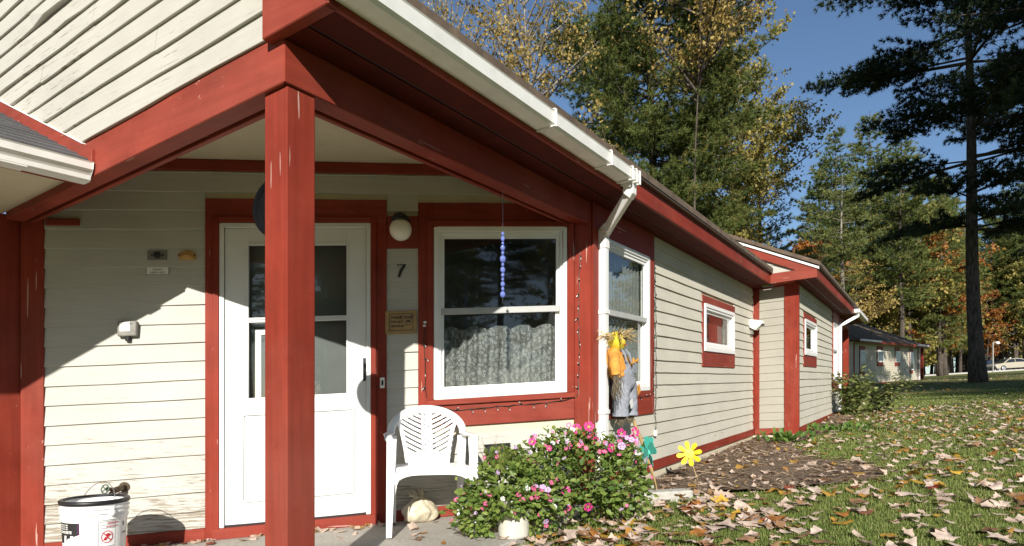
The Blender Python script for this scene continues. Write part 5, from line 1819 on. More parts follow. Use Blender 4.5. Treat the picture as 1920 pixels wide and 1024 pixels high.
def scarecrow():
    r = random.Random(6)
    P = lambda s, o, h: R.P(s, o, h)
    b0 = P(0.93, 0.20, -0.03)
    t = thing('scarecrow', 'small straw scarecrow in blue dungarees and orange shirt leaning on a cane', 'scarecrow', b0, local=False)
    MB().tube([P(0.95, 0.20, -0.06), P(0.80, 0.19, 0.16), P(0.62, 0.17, 0.43), P(0.40, 0.12, 0.77), P(0.30, 0.10, 0.95)], [0.014, 0.0135, 0.013, 0.012, 0.011], 8).build('cane', M['bamboo'], t, smooth=True)
    for k in (0.12, 0.3, 0.47, 0.62):
        c = P(0.95, 0.20, -0.06).lerp(P(0.40, 0.12, 0.77), k) + (Vector((0, 0, 0)))
        MB().ball(c, 0.0165, 10, 6, (1, 1, 0.5)).build('cane_knot', M['bamboo'], t, smooth=True)
    o_ = 0.13
    # dungarees: one cloth body, bib to trouser legs
    body = MB()
    def tubeP(pts, rads, seg=14):
        body.tube([P(*p) for p in pts], rads, seg)
    tubeP([(0.20, o_, 1.115), (0.225, o_, 1.06), (0.27, o_ + .005, 0.98), (0.32, o_ + .005, 0.91), (0.34, o_, 0.87)], [0.060, 0.082, 0.098, 0.106, 0.098])
    tubeP([(0.29, o_, 0.93), (0.27, o_ + .01, 0.82), (0.27, o_ + .01, 0.72), (0.275, o_ + .01, 0.635)], [0.072, 0.074, 0.066, 0.062])
    tubeP([(0.40, o_, 0.93), (0.43, o_ + .01, 0.82), (0.45, o_ + .01, 0.72), (0.462, o_ + .01, 0.645)], [0.072, 0.074, 0.066, 0.062])
    ov = body.build('dungarees', M['denim'], t, smooth=True)
    rm = ov.modifiers.new('cloth', 'REMESH'); rm.mode = 'VOXEL'; rm.voxel_size = 0.009; rm.use_smooth_shade = True
    sm = ov.modifiers.new('soft', 'SMOOTH'); sm.factor = 0.6; sm.iterations = 5
    tx = bpy.data.textures.new('cloth_folds', 'CLOUDS'); tx.noise_scale = 0.06
    dp = ov.modifiers.new('folds', 'DISPLACE'); dp.texture = tx; dp.strength = 0.018; dp.mid_level = 0.5
    for s_, oo in ((0.272, o_ + .01), (0.462, o_ + .01)):
        MB().tube([P(s_, oo, 0.632), P(s_, oo, 0.660)], 0.066, 16).build('trouser_cuff', M['denim'], t, smooth=False)
    # shirt: shoulders and two sleeves
    sh = MB()
    sh.tube([P(0.13, o_, 1.16), P(0.16, o_, 1.11), P(0.20, o_, 1.03), P(0.235, o_, 0.95)], [0.036, 0.066, 0.078, 0.074], 14)
    sh.tube([P(0.14, o_, 1.12), P(0.06, o_ + .05, 1.06), P(0.03, o_ + .07, 0.99), P(0.03, o_ + .075, 0.945)], [0.038, 0.043, 0.041, 0.036], 12)
    sh.tube([P(0.21, o_, 1.12), P(0.32, o_ + .0, 1.07), P(0.385, o_ + .02, 1.03), P(0.40, o_ + .03, 1.0)], [0.05, 0.056, 0.050, 0.042], 12)
    so = sh.build('shirt', M['orange_cloth'], t, smooth=True)
    rm = so.modifiers.new('cloth', 'REMESH'); rm.mode = 'VOXEL'; rm.voxel_size = 0.009; rm.use_smooth_shade = True
    sm = so.modifiers.new('soft', 'SMOOTH'); sm.factor = 0.6; sm.iterations = 4
    dp = so.modifiers.new('folds', 'DISPLACE'); dp.texture = tx; dp.strength = 0.022; dp.mid_level = 0.5
    # head: stuffed felt, tilted
    mq = (Matrix.Rotation(0.55, 3, Vector((nR[0], nR[1], 0))))
    hd = MB().ball(P(0.175, o_ + 0.02, 1.21), 0.074, 20, 14, (0.9, 0.9, 1.12), mq)
    hd.build('head', M['yellow_cloth'], t, smooth=True)
    fm = MB()
    for (ds, dh) in ((-0.018, 0.018), (0.022, 0.012)):
        fm.ball(P(0.178 + ds, o_ + 0.088, 1.21 + dh), 0.007, 8, 6)
    fm.build('eyes', M['dark'], t)
    fm = MB().tube([P(0.15, o_ + 0.086, 1.187), P(0.18, o_ + 0.093, 1.177), P(0.212, o_ + 0.084, 1.184)], 0.003, 5)
    fm.build('mouth', M['ink_red'], t)
    hair = MB()
    for k in range(130):
        a = r.uniform(0, 6.28)
        c = P(0.165 + 0.05 * math.cos(a), o_ + 0.015 + 0.05 * math.sin(a), 1.25 + r.uniform(-0.02, 0.02))
        d = Vector((dR[0] * math.cos(a) + nR[0] * math.sin(a), dR[1] * math.cos(a) + nR[1] * math.sin(a), r.uniform(-0.35, 0.75))).normalized()
        hair.tube([c, c + d * 0.06 + Vector((0, 0, 0.004)), c + d * r.uniform(0.08, 0.15) + Vector((0, 0, -0.015))], [0.0035, 0.003, 0.0012], 3, False)
    hair.build('straw_hair', M['straw'], t, fix=False)
    hands = MB()
    tufts(hands, P(0.03, o_ + .075, 0.945), (0.02, 0.0, -1), 42, 0.17, 0.13, 0.0035, r)
    hands.build('straw_hand', M['straw_dark'], t, fix=False)
    hands = MB()
    tufts(hands, P(0.40, o_ + .03, 1.0), (0.25, 0.25, -1), 30, 0.14, 0.14, 0.0035, r)
    hands.build('straw_hand', M['straw_dark'], t, fix=False)
    for s_ in (0.275, 0.462):
        f = MB()
        tufts(f, P(s_, o_ + .01, 0.638), (0, 0, -1), 40, 0.075, 0.24, 0.004, r)
        f.build('straw_foot', M['straw_dark'], t, fix=False)
    def patch_cloth(s0, h0, w, h, rot, mat, name, out):
        pts = []
        for (x, y) in ((-0.5, -0.5), (0.5, -0.45), (0.52, 0.5), (-0.47, 0.5)):
            xx = x * w * math.cos(rot) - y * h * math.sin(rot); yy = x * w * math.sin(rot) + y * h * math.cos(rot)
            pts.append((s0 + xx, h0 + yy))
        MB().prism([P(a, out, b) for a, b in pts], [P(a, out + 0.005, b) for a, b in pts]).build(name, mat, t, bevel=0.001)
    patch_cloth(0.335, 1.0, 0.075, 0.075, -0.15, M['denim'], 'bib_pocket', o_ + 0.097)
    patch_cloth(0.475, 0.835, 0.06, 0.07, 0.5, M['orange_cloth'], 'orange_patch', o_ + 0.078)
    patch_cloth(0.335, 0.725, 0.05, 0.065, 0.35, M['patch_white'], 'white_patch', o_ + 0.074)
    bow = MB()
    for sg in (-1, 1):
        bow.prism([P(0.335, o_ + 0.105, 1.055), P(0.335 + sg * 0.05, o_ + 0.105, 1.085), P(0.335 + sg * 0.055, o_ + 0.105, 1.04)], [P(0.335, o_ + 0.118, 1.055), P(0.335 + sg * 0.05, o_ + 0.112, 1.085), P(0.335 + sg * 0.055, o_ + 0.112, 1.04)])
    bow.build('bow', M['orange_cloth'], t)
    for (a, b) in ((0.16, 0.19), (0.25, 0.29)):
        MB().tube([P(a, o_ + 0.05, 1.16), P((a + b) / 2, o_ + 0.085, 1.11), P(b, o_ + 0.092, 1.05)], 0.008, 5).build('strap', M['denim'], t)
scarecrow()

def pinwheel(name, label, mat, hub, base, facing, npet, L, seed, heart=False):
    t = thing(name, label, 'garden pinwheel', base, local=False)
    fz = Vector(facing).normalized()
    x = Vector((0, 0, 1)).cross(fz).normalized(); y = fz.cross(x)
    hub = Vector(hub)
    MB().tube([Vector(base) - Vector((0, 0, 0.05)), hub - fz * 0.012], 0.0035, 6).build('stick', M['straw'], t)
    for k in range(npet):
        a = 2 * math.pi * k / npet + seed
        d = x * math.cos(a) + y * math.sin(a); s = y * math.cos(a) - x * math.sin(a)
        tw = 0.35
        sd = (s * math.cos(tw) + fz * math.sin(tw))
        prof = [(0.10, 0.04), (0.35, 0.12), (0.65, 0.19), (0.85, 0.19), (0.97, 0.10), (1.0, 0.0)] if not heart else [(0.10, 0.06), (0.35, 0.22), (0.65, 0.36), (0.88, 0.36), (1.0, 0.20), (0.92, 0.0)]
        pts = [hub + d * (q * L) + sd * (w * L) for q, w in prof] + [hub + d * (q * L) - sd * (w * L) for q, w in prof[::-1][1:]]
        MB().prism(pts, [p + fz * 0.004 for p in pts]).build('petal', mat, t)
    m_ = Matrix((x, y, fz)).transposed().to_4x4(); m_.translation = hub
    MB().lathe([(0, -0.006), (0.042, -0.006), (0.046, 0.004), (0.042, 0.013), (0, 0.015)], m_, 24, False).build('hub', mat, t)
yb = R.P(1.42, 0.42, 0.0)
pinwheel('pinwheel', 'yellow daisy pinwheel stuck in the mulch beside the side wall', M['pinwheel_yellow'], R.P(1.322, 0.36, 0.232), yb, (-0.15, -0.95, 0.12), 8, 0.115, 0.2)
tb = R.P(0.62, 0.33, -0.03)
pinwheel('pinwheel', 'teal green pinwheel leaning beside the scarecrow cane', M['teal'], R.P(0.435, 0.30, 0.325), tb, (-0.96, -0.22, 0.1), 6, 0.135, 0.5, True)

t = MB()
bk = lambda x, y, z: Vector((x, y, z + gz(1.2, 4.9)))
t.hexa([bk(0.92, 4.80, -0.03), bk(1.40, 4.90, -0.03), bk(1.37, 5.03, -0.03), bk(0.89, 4.93, -0.03), bk(0.92, 4.80, 0.075), bk(1.40, 4.90, 0.085), bk(1.37, 5.03, 0.085), bk(0.89, 4.93, 0.075)])
tag(t.build('edging_block', M['block'], None, bevel=0.012, segs=2), 'grey concrete edging block at the near end of the mulch bed', 'edging block')

# low green weeds by the wall corner and a thin shrub at the far downspout
def weed(label, x, y, n, rad, hgt, size, seed, mat, cat='plant', name='weed'):
    rng = np.random.default_rng(seed)
    t = thing(name, label, cat, (x, y, gz(x, y)))
    c = rng.normal(size=(n, 3)) * np.array([rad, rad, 0]) * 0.5
    c[:, 2] = rng.uniform(0.02, hgt, n)
    out = c.copy(); out[:, 2] = 0.4; out /= np.linalg.norm(out, axis=1, keepdims=True)
    v, q = leaf_cloud(c, rng, size, 0.2, 0.55, 0.25, out)
    me = np_mesh('foliage', v, q, mat, np.repeat(rng.random(n), 6))
    o = link(bpy.data.objects.new('foliage', me), t); o['kind'] = 'stuff'
    return t
weed('bright green weed clump at the foot of the jog corner', 3.72, 8.72, 90, 0.32, 0.13, 0.10, 1, M['weed'])
weed('low green weed patch in the bed below the small far window', 4.85, 9.9, 70, 0.40, 0.10, 0.09, 2, M['weed'])
weed('scattered green weeds at the lawn edge of the bed', 5.3, 9.7, 60, 0.45, 0.10, 0.09, 3, M['weed'])
def thin_shrub(label, x, y, seed, nst, H, spread):
    rng = np.random.default_rng(seed)
    t = thing('shrub', label, 'shrub', (x, y, gz(x, y)))
    st = MB(); cs = []
    for k in range(nst):
        a = rng.uniform(0, 6.28); l = H * rng.uniform(0.55, 1.1); sp = spread * rng.uniform(0.3, 1)
        pts = [Vector((0.06 * math.cos(a), 0.06 * math.sin(a), 0)), Vector((sp * .45 * math.cos(a), sp * .45 * math.sin(a), l * .55)), Vector((sp * math.cos(a), sp * math.sin(a), l * (0.95 if rng.random() < .6 else 0.75)))]
        st.tube(pts, [0.008, 0.006, 0.003], 4, False)
        for u in rng.uniform(0.05, 1.0, 70):
            p = pts[0].lerp(pts[1], u * 2) if u < .5 else pts[1].lerp(pts[2], u * 2 - 1)
            cs.append([p.x + rng.normal() * .05, p.y + rng.normal() * .05, p.z + rng.normal() * .04])
    st.build('stems', M['bark'], t, fix=False)
    c = np.array(cs)
    v, q = leaf_cloud(c, rng, 0.085, 0.2, 0.48, 0.2)
    me = np_mesh('foliage', v, q, M['shrub'], np.repeat(rng.random(len(c)), 6))
    o = link(bpy.data.objects.new('foliage', me), t); o['kind'] = 'stuff'
thin_shrub('leafy green shrub at the foot of the far downspout', 6.75, 12.7, 5, 24, 0.95, 0.45)
thin_shrub('thin straggly shrub right of the leafy one near the far downspout', 7.55, 13.0, 6, 15, 0.95, 0.75)

# ================================================================== GRASS, LEAVES, LITTER
def visible_xy(rng, n, y0, y1, power=1.0, xl=-0.9, xr=0.86):
    y = y0 * (y1 / y0) ** rng.random(n) if power else rng.uniform(y0, y1, n)
    x = rng.uniform(xl, xr, n) * y
    return x, y

def build_grass():
    rng = np.random.default_rng(12)
    xs, ys = [], []
    for (n, y0, y1) in ((150000, 2.45, 5.2), (120000, 5.2, 9.5), (70000, 9.5, 19)):
        x, y = visible_xy(rng, n, y0, y1, 1, -0.05, 0.86)
        xs.append(x); ys.append(y)
    x = np.concatenate(xs); y = np.concatenate(ys)
    s, o_ = coords_R(x, y)
    bare = np.sin(x * 2.1 + 1.0) * np.sin(y * 1.6) + 0.6 * np.sin(x * 5.3 - y * 4.1)
    near_slab = (s < 0.4) & (o_ < 0.75)
    keep = ~on_slab(x, y) & ~in_house(x, y) & ~in_poly(x, y, MULCH) & (o_ > 0.05) & (rng.random(len(x)) < np.where(near_slab, 0.35, np.clip(0.95 - 0.35 * (bare > 0.75), 0, 1)))
    x, y = x[keep], y[keep]
    n = len(x)
    z = np.interp(y, YS, HS) + Z_SHEAR * x - 0.004
    k = np.clip(y / 5, 0.8, 2.8)
    L = rng.uniform(0.018, 0.054, n) * np.clip(0.85 + 0.1 * k, 0.8, 1.15)
    a = rng.uniform(0, 2 * np.pi, n)
    lean = rng.uniform(0.1, 0.95, n)
    w = 0.0022 * k * rng.uniform(0.8, 1.3, n)
    ca, sa = np.cos(a), np.sin(a)
    b = np.stack([x, y, z], 1)
    side = np.stack([-sa * w, ca * w, np.zeros(n)], 1)
    mid = b + np.stack([ca * lean * L * .35, sa * lean * L * .35, L * .6], 1)
    tip = b + np.stack([ca * lean * L, sa * lean * L, L * (1.0 - 0.35 * lean)], 1)
    v = np.stack([b - side, b + side, mid + side * .8, mid - side * .8, tip], 1).reshape(-1, 3)
    i = np.arange(n)[:, None] * 5
    tri = np.concatenate([i + [[0, 1, 2]], i + [[0, 2, 3]], i + [[3, 2, 4]]])
    patch = 0.5 + 0.5 * np.sin(x * 1.3) * np.sin(y * 0.9 + 1)
    tone = np.repeat(np.clip(rng.normal(0.42 + 0.12 * patch, 0.2, n) + (rng.random(n) < 0.06) * 0.5, 0, 1), 5)
    me = np_mesh('grass', v, tri, M['grass'], tone)
    o = link(bpy.data.objects.new('grass', me))
    tag(o, 'short green lawn grass between the fallen leaves', 'grass', kind='stuff')
build_grass()

def leaf_outline(seed):
    r = random.Random(seed)
    pts = []
    lobes = [(-90, 0.45), (-55, 0.78), (-28, 0.60), (5, 0.95), (30, 0.66), (52, 0.84), (72, 0.70), (90, 1.05), (108, 0.70), (128, 0.84), (150, 0.66), (175, 0.95), (208, 0.60), (235, 0.78)]
    for a, q in lobes:
        a = math.radians(a + r.uniform(-5, 5)); q *= r.uniform(0.88, 1.1) * 0.075
        pts.append((q * math.cos(a), q * math.sin(a)))
    return pts
def leaf_shape(seed, curl):
    r = random.Random(seed * 13 + 5)
    ol = oval_outline(seed) if seed in (3, 6) else leaf_outline(seed)
    n = len(ol)
    ca = r.uniform(0, 6.28); c2 = r.uniform(0, 6.28)
    def zed(x, y):
        u = x * math.cos(ca) + y * math.sin(ca); w = -x * math.sin(ca) + y * math.cos(ca)
        return 0.026 * math.tanh(curl * (6.5 * u * u - 1.5 * w * w) / 0.026) + 0.004 * math.sin(x * 60 + c2) + 0.0035 * math.cos(y * 70)
    vs = [(0, 0, zed(0, 0))]
    vs += [(x * .55, y * .55, zed(x * .55, y * .55)) for x, y in ol]
    vs += [(x * (1 - 0.12 * abs(curl)), y * (1 - 0.12 * abs(curl)), zed(x, y)) for x, y in ol]
    lo = min(v[2] for v in vs)
    vs = [(a, b, c - lo * 0.8) for a, b, c in vs]
    fs = []
    for i in range(n):
        j = (i + 1) % n
        fs.append((0, 1 + i, 1 + j))
        fs.append((1 + i, 1 + n + i, 1 + n + j, 1 + j))
    return vs, fs
def oval_outline(seed):
    r = random.Random(seed)
    pts = []
    for a in np.linspace(-90, 270, 13)[:-1]:
        a = math.radians(a)
        pts.append((0.034 * math.cos(a) * r.uniform(0.9, 1.1), 0.075 * math.sin(a) * (1.0 if math.sin(a) < 0.9 else 1.1)))
    return pts
SHAPES = [leaf_shape(k, c) for k, c in enumerate((0.4, 0.9, 1.5, -0.6, 1.9, 0.6, -1.0, 1.2))]

def build_leaves():
    rng = np.random.default_rng(21)
    # candidates over lawn, bed edge and slab edge
    def area(n, y0, y1, xl=-0.1, xr=1.02):
        y_ = np.sqrt(rng.uniform(y0 * y0, y1 * y1, n))
        return rng.uniform(xl, xr, n) * y_, y_
    xa, ya = area(1500, 2.4, 6.0)
    xb, yb_ = area(5400, 6.0, 14.0)
    x1, y1 = np.concatenate([xa, xb]), np.concatenate([ya, yb_])
    x2, y2 = area(3600, 14.0, 42.0)
    xg = rng.uniform(0.1, 1.7, 330); yg = rng.uniform(3.2, 4.9, 330)        # drift by the flowers and block
    # leaves blown against the wall and post on the slab
    n3 = 70
    td = rng.uniform(-0.95, 1.4, n3); nd = 0.05 + np.abs(rng.normal(0, 0.10, n3))
    xs = D.o[0] + D.d[0] * td + D.n[0] * nd; ys = D.o[1] + D.d[1] * td + D.n[1] * nd
    x4 = rng.uniform(-0.75, 0.35, 46); y4 = rng.uniform(3.55, 4.6, 46)
    xm = rng.uniform(0.9, 6.5, 700); ym = rng.uniform(5.0, 12.5, 700)
    km = in_poly(xm, ym, MULCH)
    x = np.concatenate([x1, x2, xg, xs, x4, xm[km]]); y = np.concatenate([y1, y2, yg, ys, y4, ym[km]])
    src = np.concatenate([np.zeros(len(x1)), np.zeros(len(x2)), np.zeros(len(xg)), np.ones(n3), np.ones(46), np.full(km.sum(), 2)])
    s, o_ = coords_R(x, y)
    dw = (x - D.o[0]) * D.n[0] + (y - D.o[1]) * D.n[1]
    slab = on_slab(x, y)
    mul = in_poly(x, y, MULCH)
    clump = np.sin(x * 1.9 + 0.7) * np.sin(y * 2.3) + 0.5 * np.sin(x * 4.7 + y * 3.1)
    keep = ~in_house(x, y) & ((dw > 0.04) | (src != 1)) & ((src > 0) | (~slab & ((s > 0) | (o_ > 0.1)))) & ((src != 1) | slab) & ((src != 0) | mul | (rng.random(len(x)) < 0.62 + 0.35 * (clump > 0))) & ((src != 0) | ~mul | (rng.random(len(x)) < 0.4))
    x, y, slab, mul, src = x[keep], y[keep], slab[keep], mul[keep], src[keep]
    n = len(x)
    z = np.interp(y, YS, HS) + Z_SHEAR * x + 0.025
    z = np.where(slab, Z_SHEAR * x + 0.003, z)
    z = np.where(mul, np.interp(y, YS, HS) + Z_SHEAR * x + 0.03, z)
    size = np.clip(rng.normal(0.74, 0.27, n), 0.28, 1.45) * np.where(src > 0, 0.72, 1.0)
    order = np.argsort(y / size)
    kinds = rng.choice(5, n, p=[0.64, 0.15, 0.10, 0.08, 0.03])
    tilt = rng.normal(0, 0.17, (n, 2)); yaw = rng.uniform(0, 6.28, n)
    shape = rng.integers(0, len(SHAPES), n)
    meshes = {}
    def lm(k, c):
        if (k, c) not in meshes:
            me = bpy.data.meshes.new('fallen_leaf')
            me.from_pydata(SHAPES[k][0], [], SHAPES[k][1])
            me.polygons.foreach_set('use_smooth', [True] * len(me.polygons))
            me.materials.append(LEAFM[c][1])
            meshes[(k, c)] = me
        return meshes[(k, c)]
    where = {0: 'on the lawn', 1: 'on the porch slab', 2: 'on the mulch bed'}
    near = order[:290]
    for i in near:
        c = kinds[i]
        o = link(bpy.data.objects.new('fallen_leaf', lm(int(shape[i]), int(c))))
        o.location = (x[i], y[i], z[i]); o.rotation_euler = (tilt[i, 0] * (0.4 if slab[i] else 1), tilt[i, 1] * (0.4 if slab[i] else 1), yaw[i])
        o.scale = (size[i],) * 3
        w = 1 if slab[i] else (2 if mul[i] else 0)
        px = 960 + 1192 * x[i] / y[i]
        zone = ''
        if w == 0:
            zone = ' under the flowering bush' if px < 1180 else ' by the edging block' if px < 1330 else ' in front of the mulch bed' if px < 1560 else ' in the right foreground' if px < 1740 else ' by the right edge'
            zone += ' close up' if y[i] < 3.4 else ' farther back' if y[i] > 4.6 else ''
        elif w == 1:
            zone = ' left of the post' if px < 500 else ' by the door sill' if px < 720 else ' by the chair'
        else:
            zone = ' near the pinwheels' if px < 1400 else ' towards its far end'
        size_w = 'large' if size[i] > 1.05 else 'small' if size[i] < 0.68 else 'middle sized'
        tag(o, size_w + ' ' + LEAFM[c][0] + ' leaf ' + where[w] + zone, 'fallen leaf', LEAFM[c][0] + ' fallen leaves ' + where[w].replace('lying ', ''))
    vs, fs, tn = [], [], []
    base = 0
    cen = [0.22, 0.62, 0.76, 0.86, 0.95]
    fr_ = []
    for i in order[290:]:
        sv, sf = SHAPES[int(shape[i])]
        m_ = (Matrix.Translation((x[i], y[i], z[i])) @ Euler((tilt[i, 0], tilt[i, 1], yaw[i])).to_matrix().to_4x4() @ Matrix.Scale(size[i], 4))
        mm = np.array(m_)
        p = np.array(sv) @ mm[:3, :3].T + mm[:3, 3]
        vs.append(p)
        for f in sf:
            fs.append(tuple(q + base for q in (f if len(f) == 3 else f[:3])))
            if len(f) == 4:
                fs.append((f[0] + base, f[2] + base, f[3] + base))
        base += len(sv)
        tn += [float(np.clip(cen[kinds[i]] + rng.normal(0, 0.1 if kinds[i] == 0 else 0.03), 0, 1))] * len(sv)
    me = np_mesh('leaf_litter', np.concatenate(vs), np.array(fs), M['litter'], tn)
    o = link(bpy.data.objects.new('leaf_litter', me))
    tag(o, 'scatter of tan and yellow fallen leaves over the lawn farther back', 'leaf litter', kind='stuff')
build_leaves()

def build_needles():
    rng = np.random.default_rng(31)
    n = 30000
    x = rng.uniform(0.7, 7.2, n); y = rng.uniform(4.9, 13.5, n)
    k = in_poly(x + 0.05 * np.sin(y * 9), y, MULCH) & ~in_house(x, y)
    x, y = x[k], y[k]
    n = len(x)
    z = np.interp(y, YS, HS) + Z_SHEAR * x + rng.uniform(0.022, 0.05, n)
    a = rng.normal(0.4, 0.9, n); L = rng.uniform(0.02, 0.075, n)
    w = rng.uniform(0.0012, 0.005, n)
    d = np.stack([np.cos(a) * L, np.sin(a) * L, rng.normal(0, 0.12, n) * L], 1)
    s_ = np.stack([-np.sin(a) * w, np.cos(a) * w, rng.normal(0, 0.3, n) * w], 1)
    c = np.stack([x, y, z], 1)
    v = np.stack([c - d - s_, c + d * .9 - s_ * .4, c + d + s_, c - d * .8 + s_], 1).reshape(-1, 3)
    q = np.arange(n)[:, None] * 4 + [[0, 1, 2, 3]]
    me = np_mesh('needle_litter', v, q, M['needles_dry'], np.repeat(rng.random(n), 4))
    o = link(bpy.data.objects.new('needle_litter', me))
    tag(o, 'dry pine needles and bark chips scattered on the mulch bed', 'needle litter', kind='stuff')
build_needles()

# ================================================================== TREES
def needles(c, d, rng, per, L, w, spread, droop=0.0):
    n = len(c)
    C_ = np.repeat(c, per, 0)
    dd = np.repeat(d, per, 0) + rng.normal(size=(n * per, 3)) * spread
    dd[:, 2] -= droop
    dd /= np.linalg.norm(dd, axis=1, keepdims=True)
    s = np.cross(dd, rng.normal(size=(n * per, 3))); s /= np.linalg.norm(s, axis=1, keepdims=True) + 1e-9
    l = L * rng.uniform(0.6, 1.2, (n * per, 1))
    v = np.stack([C_ - s * w, C_ + s * w, C_ + dd * l], 1).reshape(-1, 3)
    t = np.arange(n * per * 3).reshape(-1, 3)
    return v, t

def make_pine(seed, H, cb, Rm, per=11, L=0.20, w=0.012, gap=0.62, nb=(4, 6), step=0.20, mat='pine', r0=0.3, prof='white', layer=False, lean=0.0, barkm='bark', droop=0.0, tuft_gap=0.17, spread=0.55):
    rng = np.random.default_rng(seed)
    tr = MB()
    wob = lambda z: Vector((lean * (max(0.0, z) / H) ** 1.2 * H + 0.10 * math.sin(z * 0.5 + seed), 0.10 * math.cos(z * 0.4 + seed), z))
    zs = np.linspace(-0.3, H, 14)
    rads = [max(0.02, r0 * (1 - max(0, z) / H) ** 0.85 * (1 + 0.35 * math.exp(-max(0, z) * 2.2))) for z in zs]
    tr.tube([wob(z) for z in zs], rads, 9)
    cs, ds, out = [], [], []
    z = cb
    while z < H * 0.985:
        zr = (z - cb) / (H - cb)
        if prof == 'white':
            pr = (0.55 + 0.45 * math.sin(min(1, zr * 2.2) * math.pi / 2)) * (1 - zr ** 2.2) + 0.05
        elif prof == 'cone':
            pr = (1 - zr) ** 0.85 + 0.04
        else:
            pr = 0.35 + 0.65 * (1 - zr)
        for _ in range(rng.integers(nb[0], nb[1] + 1)):
            az = rng.uniform(0, 2 * np.pi)
            l = Rm * pr * rng.uniform(0.55, 1.15)
            if layer and rng.random() < 0.25:
                continue
            a = rng.uniform(-0.16, 0.10) + 0.35 * zr
            b = rng.uniform(0.02, 0.16)
            dh = np.array([math.cos(az), math.sin(az), 0])
            base = np.array(wob(z + rng.uniform(-.2, .2)))
            P = lambda t_: base + dh * l * t_ + np.array([0, 0, l * (a * t_ + b * t_ * t_) - droop * l * t_ * t_])
            rb = max(0.012, 0.035 * l / 3)
            tr.tube([Vector(P(q)) for q in (0, .33, .66, 1.0)], [rb, rb * .75, rb * .45, 0.006], 4, False)
            t_ = 0.22 if l > 1.2 else 0.1
            side = 1
            while t_ < 1.0:
                p = P(t_)
                sl = (0.42 * l * (1.05 - t_) + 0.22) * rng.uniform(0.7, 1.2)
                ang = az + side * rng.uniform(0.6, 1.1)
                sd = np.array([math.cos(ang), math.sin(ang), rng.uniform(-0.02, 0.22)])
                k = max(2, int(sl / tuft_gap))
                u = (np.arange(k) + rng.random(k)) / k
                pts = p + sd * (u[:, None] * sl) + rng.normal(size=(k, 3)) * np.array([.07, .07, .05])
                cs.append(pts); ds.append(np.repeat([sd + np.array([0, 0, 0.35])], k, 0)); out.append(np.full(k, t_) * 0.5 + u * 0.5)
                side = -side
                t_ += step / max(l, 0.6) * rng.uniform(0.7, 1.3)
            k = max(2, int(l * 0.35 / tuft_gap))
            u = rng.uniform(0.65, 1.03, k)
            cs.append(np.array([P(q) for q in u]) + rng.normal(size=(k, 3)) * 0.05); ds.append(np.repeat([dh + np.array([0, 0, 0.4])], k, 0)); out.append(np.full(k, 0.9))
        z += gap * rng.uniform(0.7, 1.3)
    c = np.concatenate(cs); d = np.concatenate(ds)
    v, t = needles(c, d, rng, per, L, w, spread, 0.05)
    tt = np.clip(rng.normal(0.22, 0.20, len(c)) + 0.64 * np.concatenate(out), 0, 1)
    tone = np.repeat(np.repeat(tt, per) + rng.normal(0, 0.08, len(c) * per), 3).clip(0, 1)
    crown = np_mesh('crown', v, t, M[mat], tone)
    return tr, crown, barkm

def make_leaf_tree(seed, H, spread, nlimb, leaves, size, mat, r0=0.18, cb=0.3, barkm='bark', asc=1.0, lean=0.0):
    rng = np.random.default_rng(seed)
    tr = MB()
    top = lambda z: Vector((0.18 * math.sin(z * .35 + seed) + lean * z, 0.18 * math.cos(z * .3), z))
    zs = np.linspace(-0.3, H, 12)
    tr.tube([top(z) for z in zs], [max(0.012, r0 * (1 - max(0, z) / H) ** 0.9 * (1 + .3 * math.exp(-max(0, z) * 2))) for z in zs], 8)
    ends = []
    for k in range(nlimb):
        zr = rng.uniform(cb, 0.97)
        z = zr * H
        az = rng.uniform(0, 6.28)
        q = (zr - cb) / (1 - cb)
        l = spread * (0.35 + 0.65 * math.sin(math.pi * min(1, q * 0.8 + 0.2))) * rng.uniform(.6, 1.15)
        b = top(z)
        dh = Vector((math.cos(az), math.sin(az), 0))
        m_ = b + dh * l * .5 + Vector((0, 0, l * .42 * asc)); e = b + dh * l + Vector((0, 0, l * .85 * asc))
        rb = 0.012 + 0.016 * l
        tr.tube([b, m_, e], [rb, rb * .6, 0.008], 5, False)
        for j in range(int(5 + l * 2.2)):
            u = rng.uniform(.25, 1)
            p = b.lerp(m_, u * 2) if u < .5 else m_.lerp(e, u * 2 - 1)
            d = Vector((rng.normal(), rng.normal(), rng.uniform(.1, 1.1) * asc)).normalized()
            tl = rng.uniform(.4, 1.0) * (0.4 + 0.28 * l)
            p2 = p + d * tl
            tr.tube([p, p.lerp(p2, .5) + Vector((0, 0, .03)), p2], [0.011, 0.008, 0.004], 3, False)
            ends.append((p, p2))
    ends_a = np.array([[list(a), list(b)] for a, b in ends])
    i = rng.integers(0, len(ends_a), leaves)
    u = rng.uniform(.2, 1.1, (leaves, 1))
    dens = 0.5 + 0.5 * np.sin(ends_a[:, 1, 0] * 1.3 + seed) * np.sin(ends_a[:, 1, 2] * 0.9)
    keep = rng.random(leaves) < 0.35 + 0.65 * dens[i]
    i, u = i[keep], u[keep]
    c = ends_a[i, 0] * (1 - u) + ends_a[i, 1] * u + rng.normal(size=(len(i), 3)) * 0.13
    n = len(c)
    d = rng.normal(size=(n, 3)); d[:, 2] -= 0.7; d /= np.linalg.norm(d, axis=1, keepdims=True)
    s = np.cross(d, rng.normal(size=(n, 3))); s /= np.linalg.norm(s, axis=1, keepdims=True)
    l = size * rng.uniform(.6, 1.3, (n, 1))
    v = np.stack([c, c + d * l * .5 + s * l * .36, c + d * l, c + d * l * .5 - s * l * .36], 1).reshape(-1, 3)
    q = np.arange(n)[:, None] * 4 + [[0, 1, 2, 3]]
    tone = np.repeat(rng.beta(2, 2, n), 4)
    crown = np_mesh('crown', v, q, M[mat], tone)
    return tr, crown, barkm

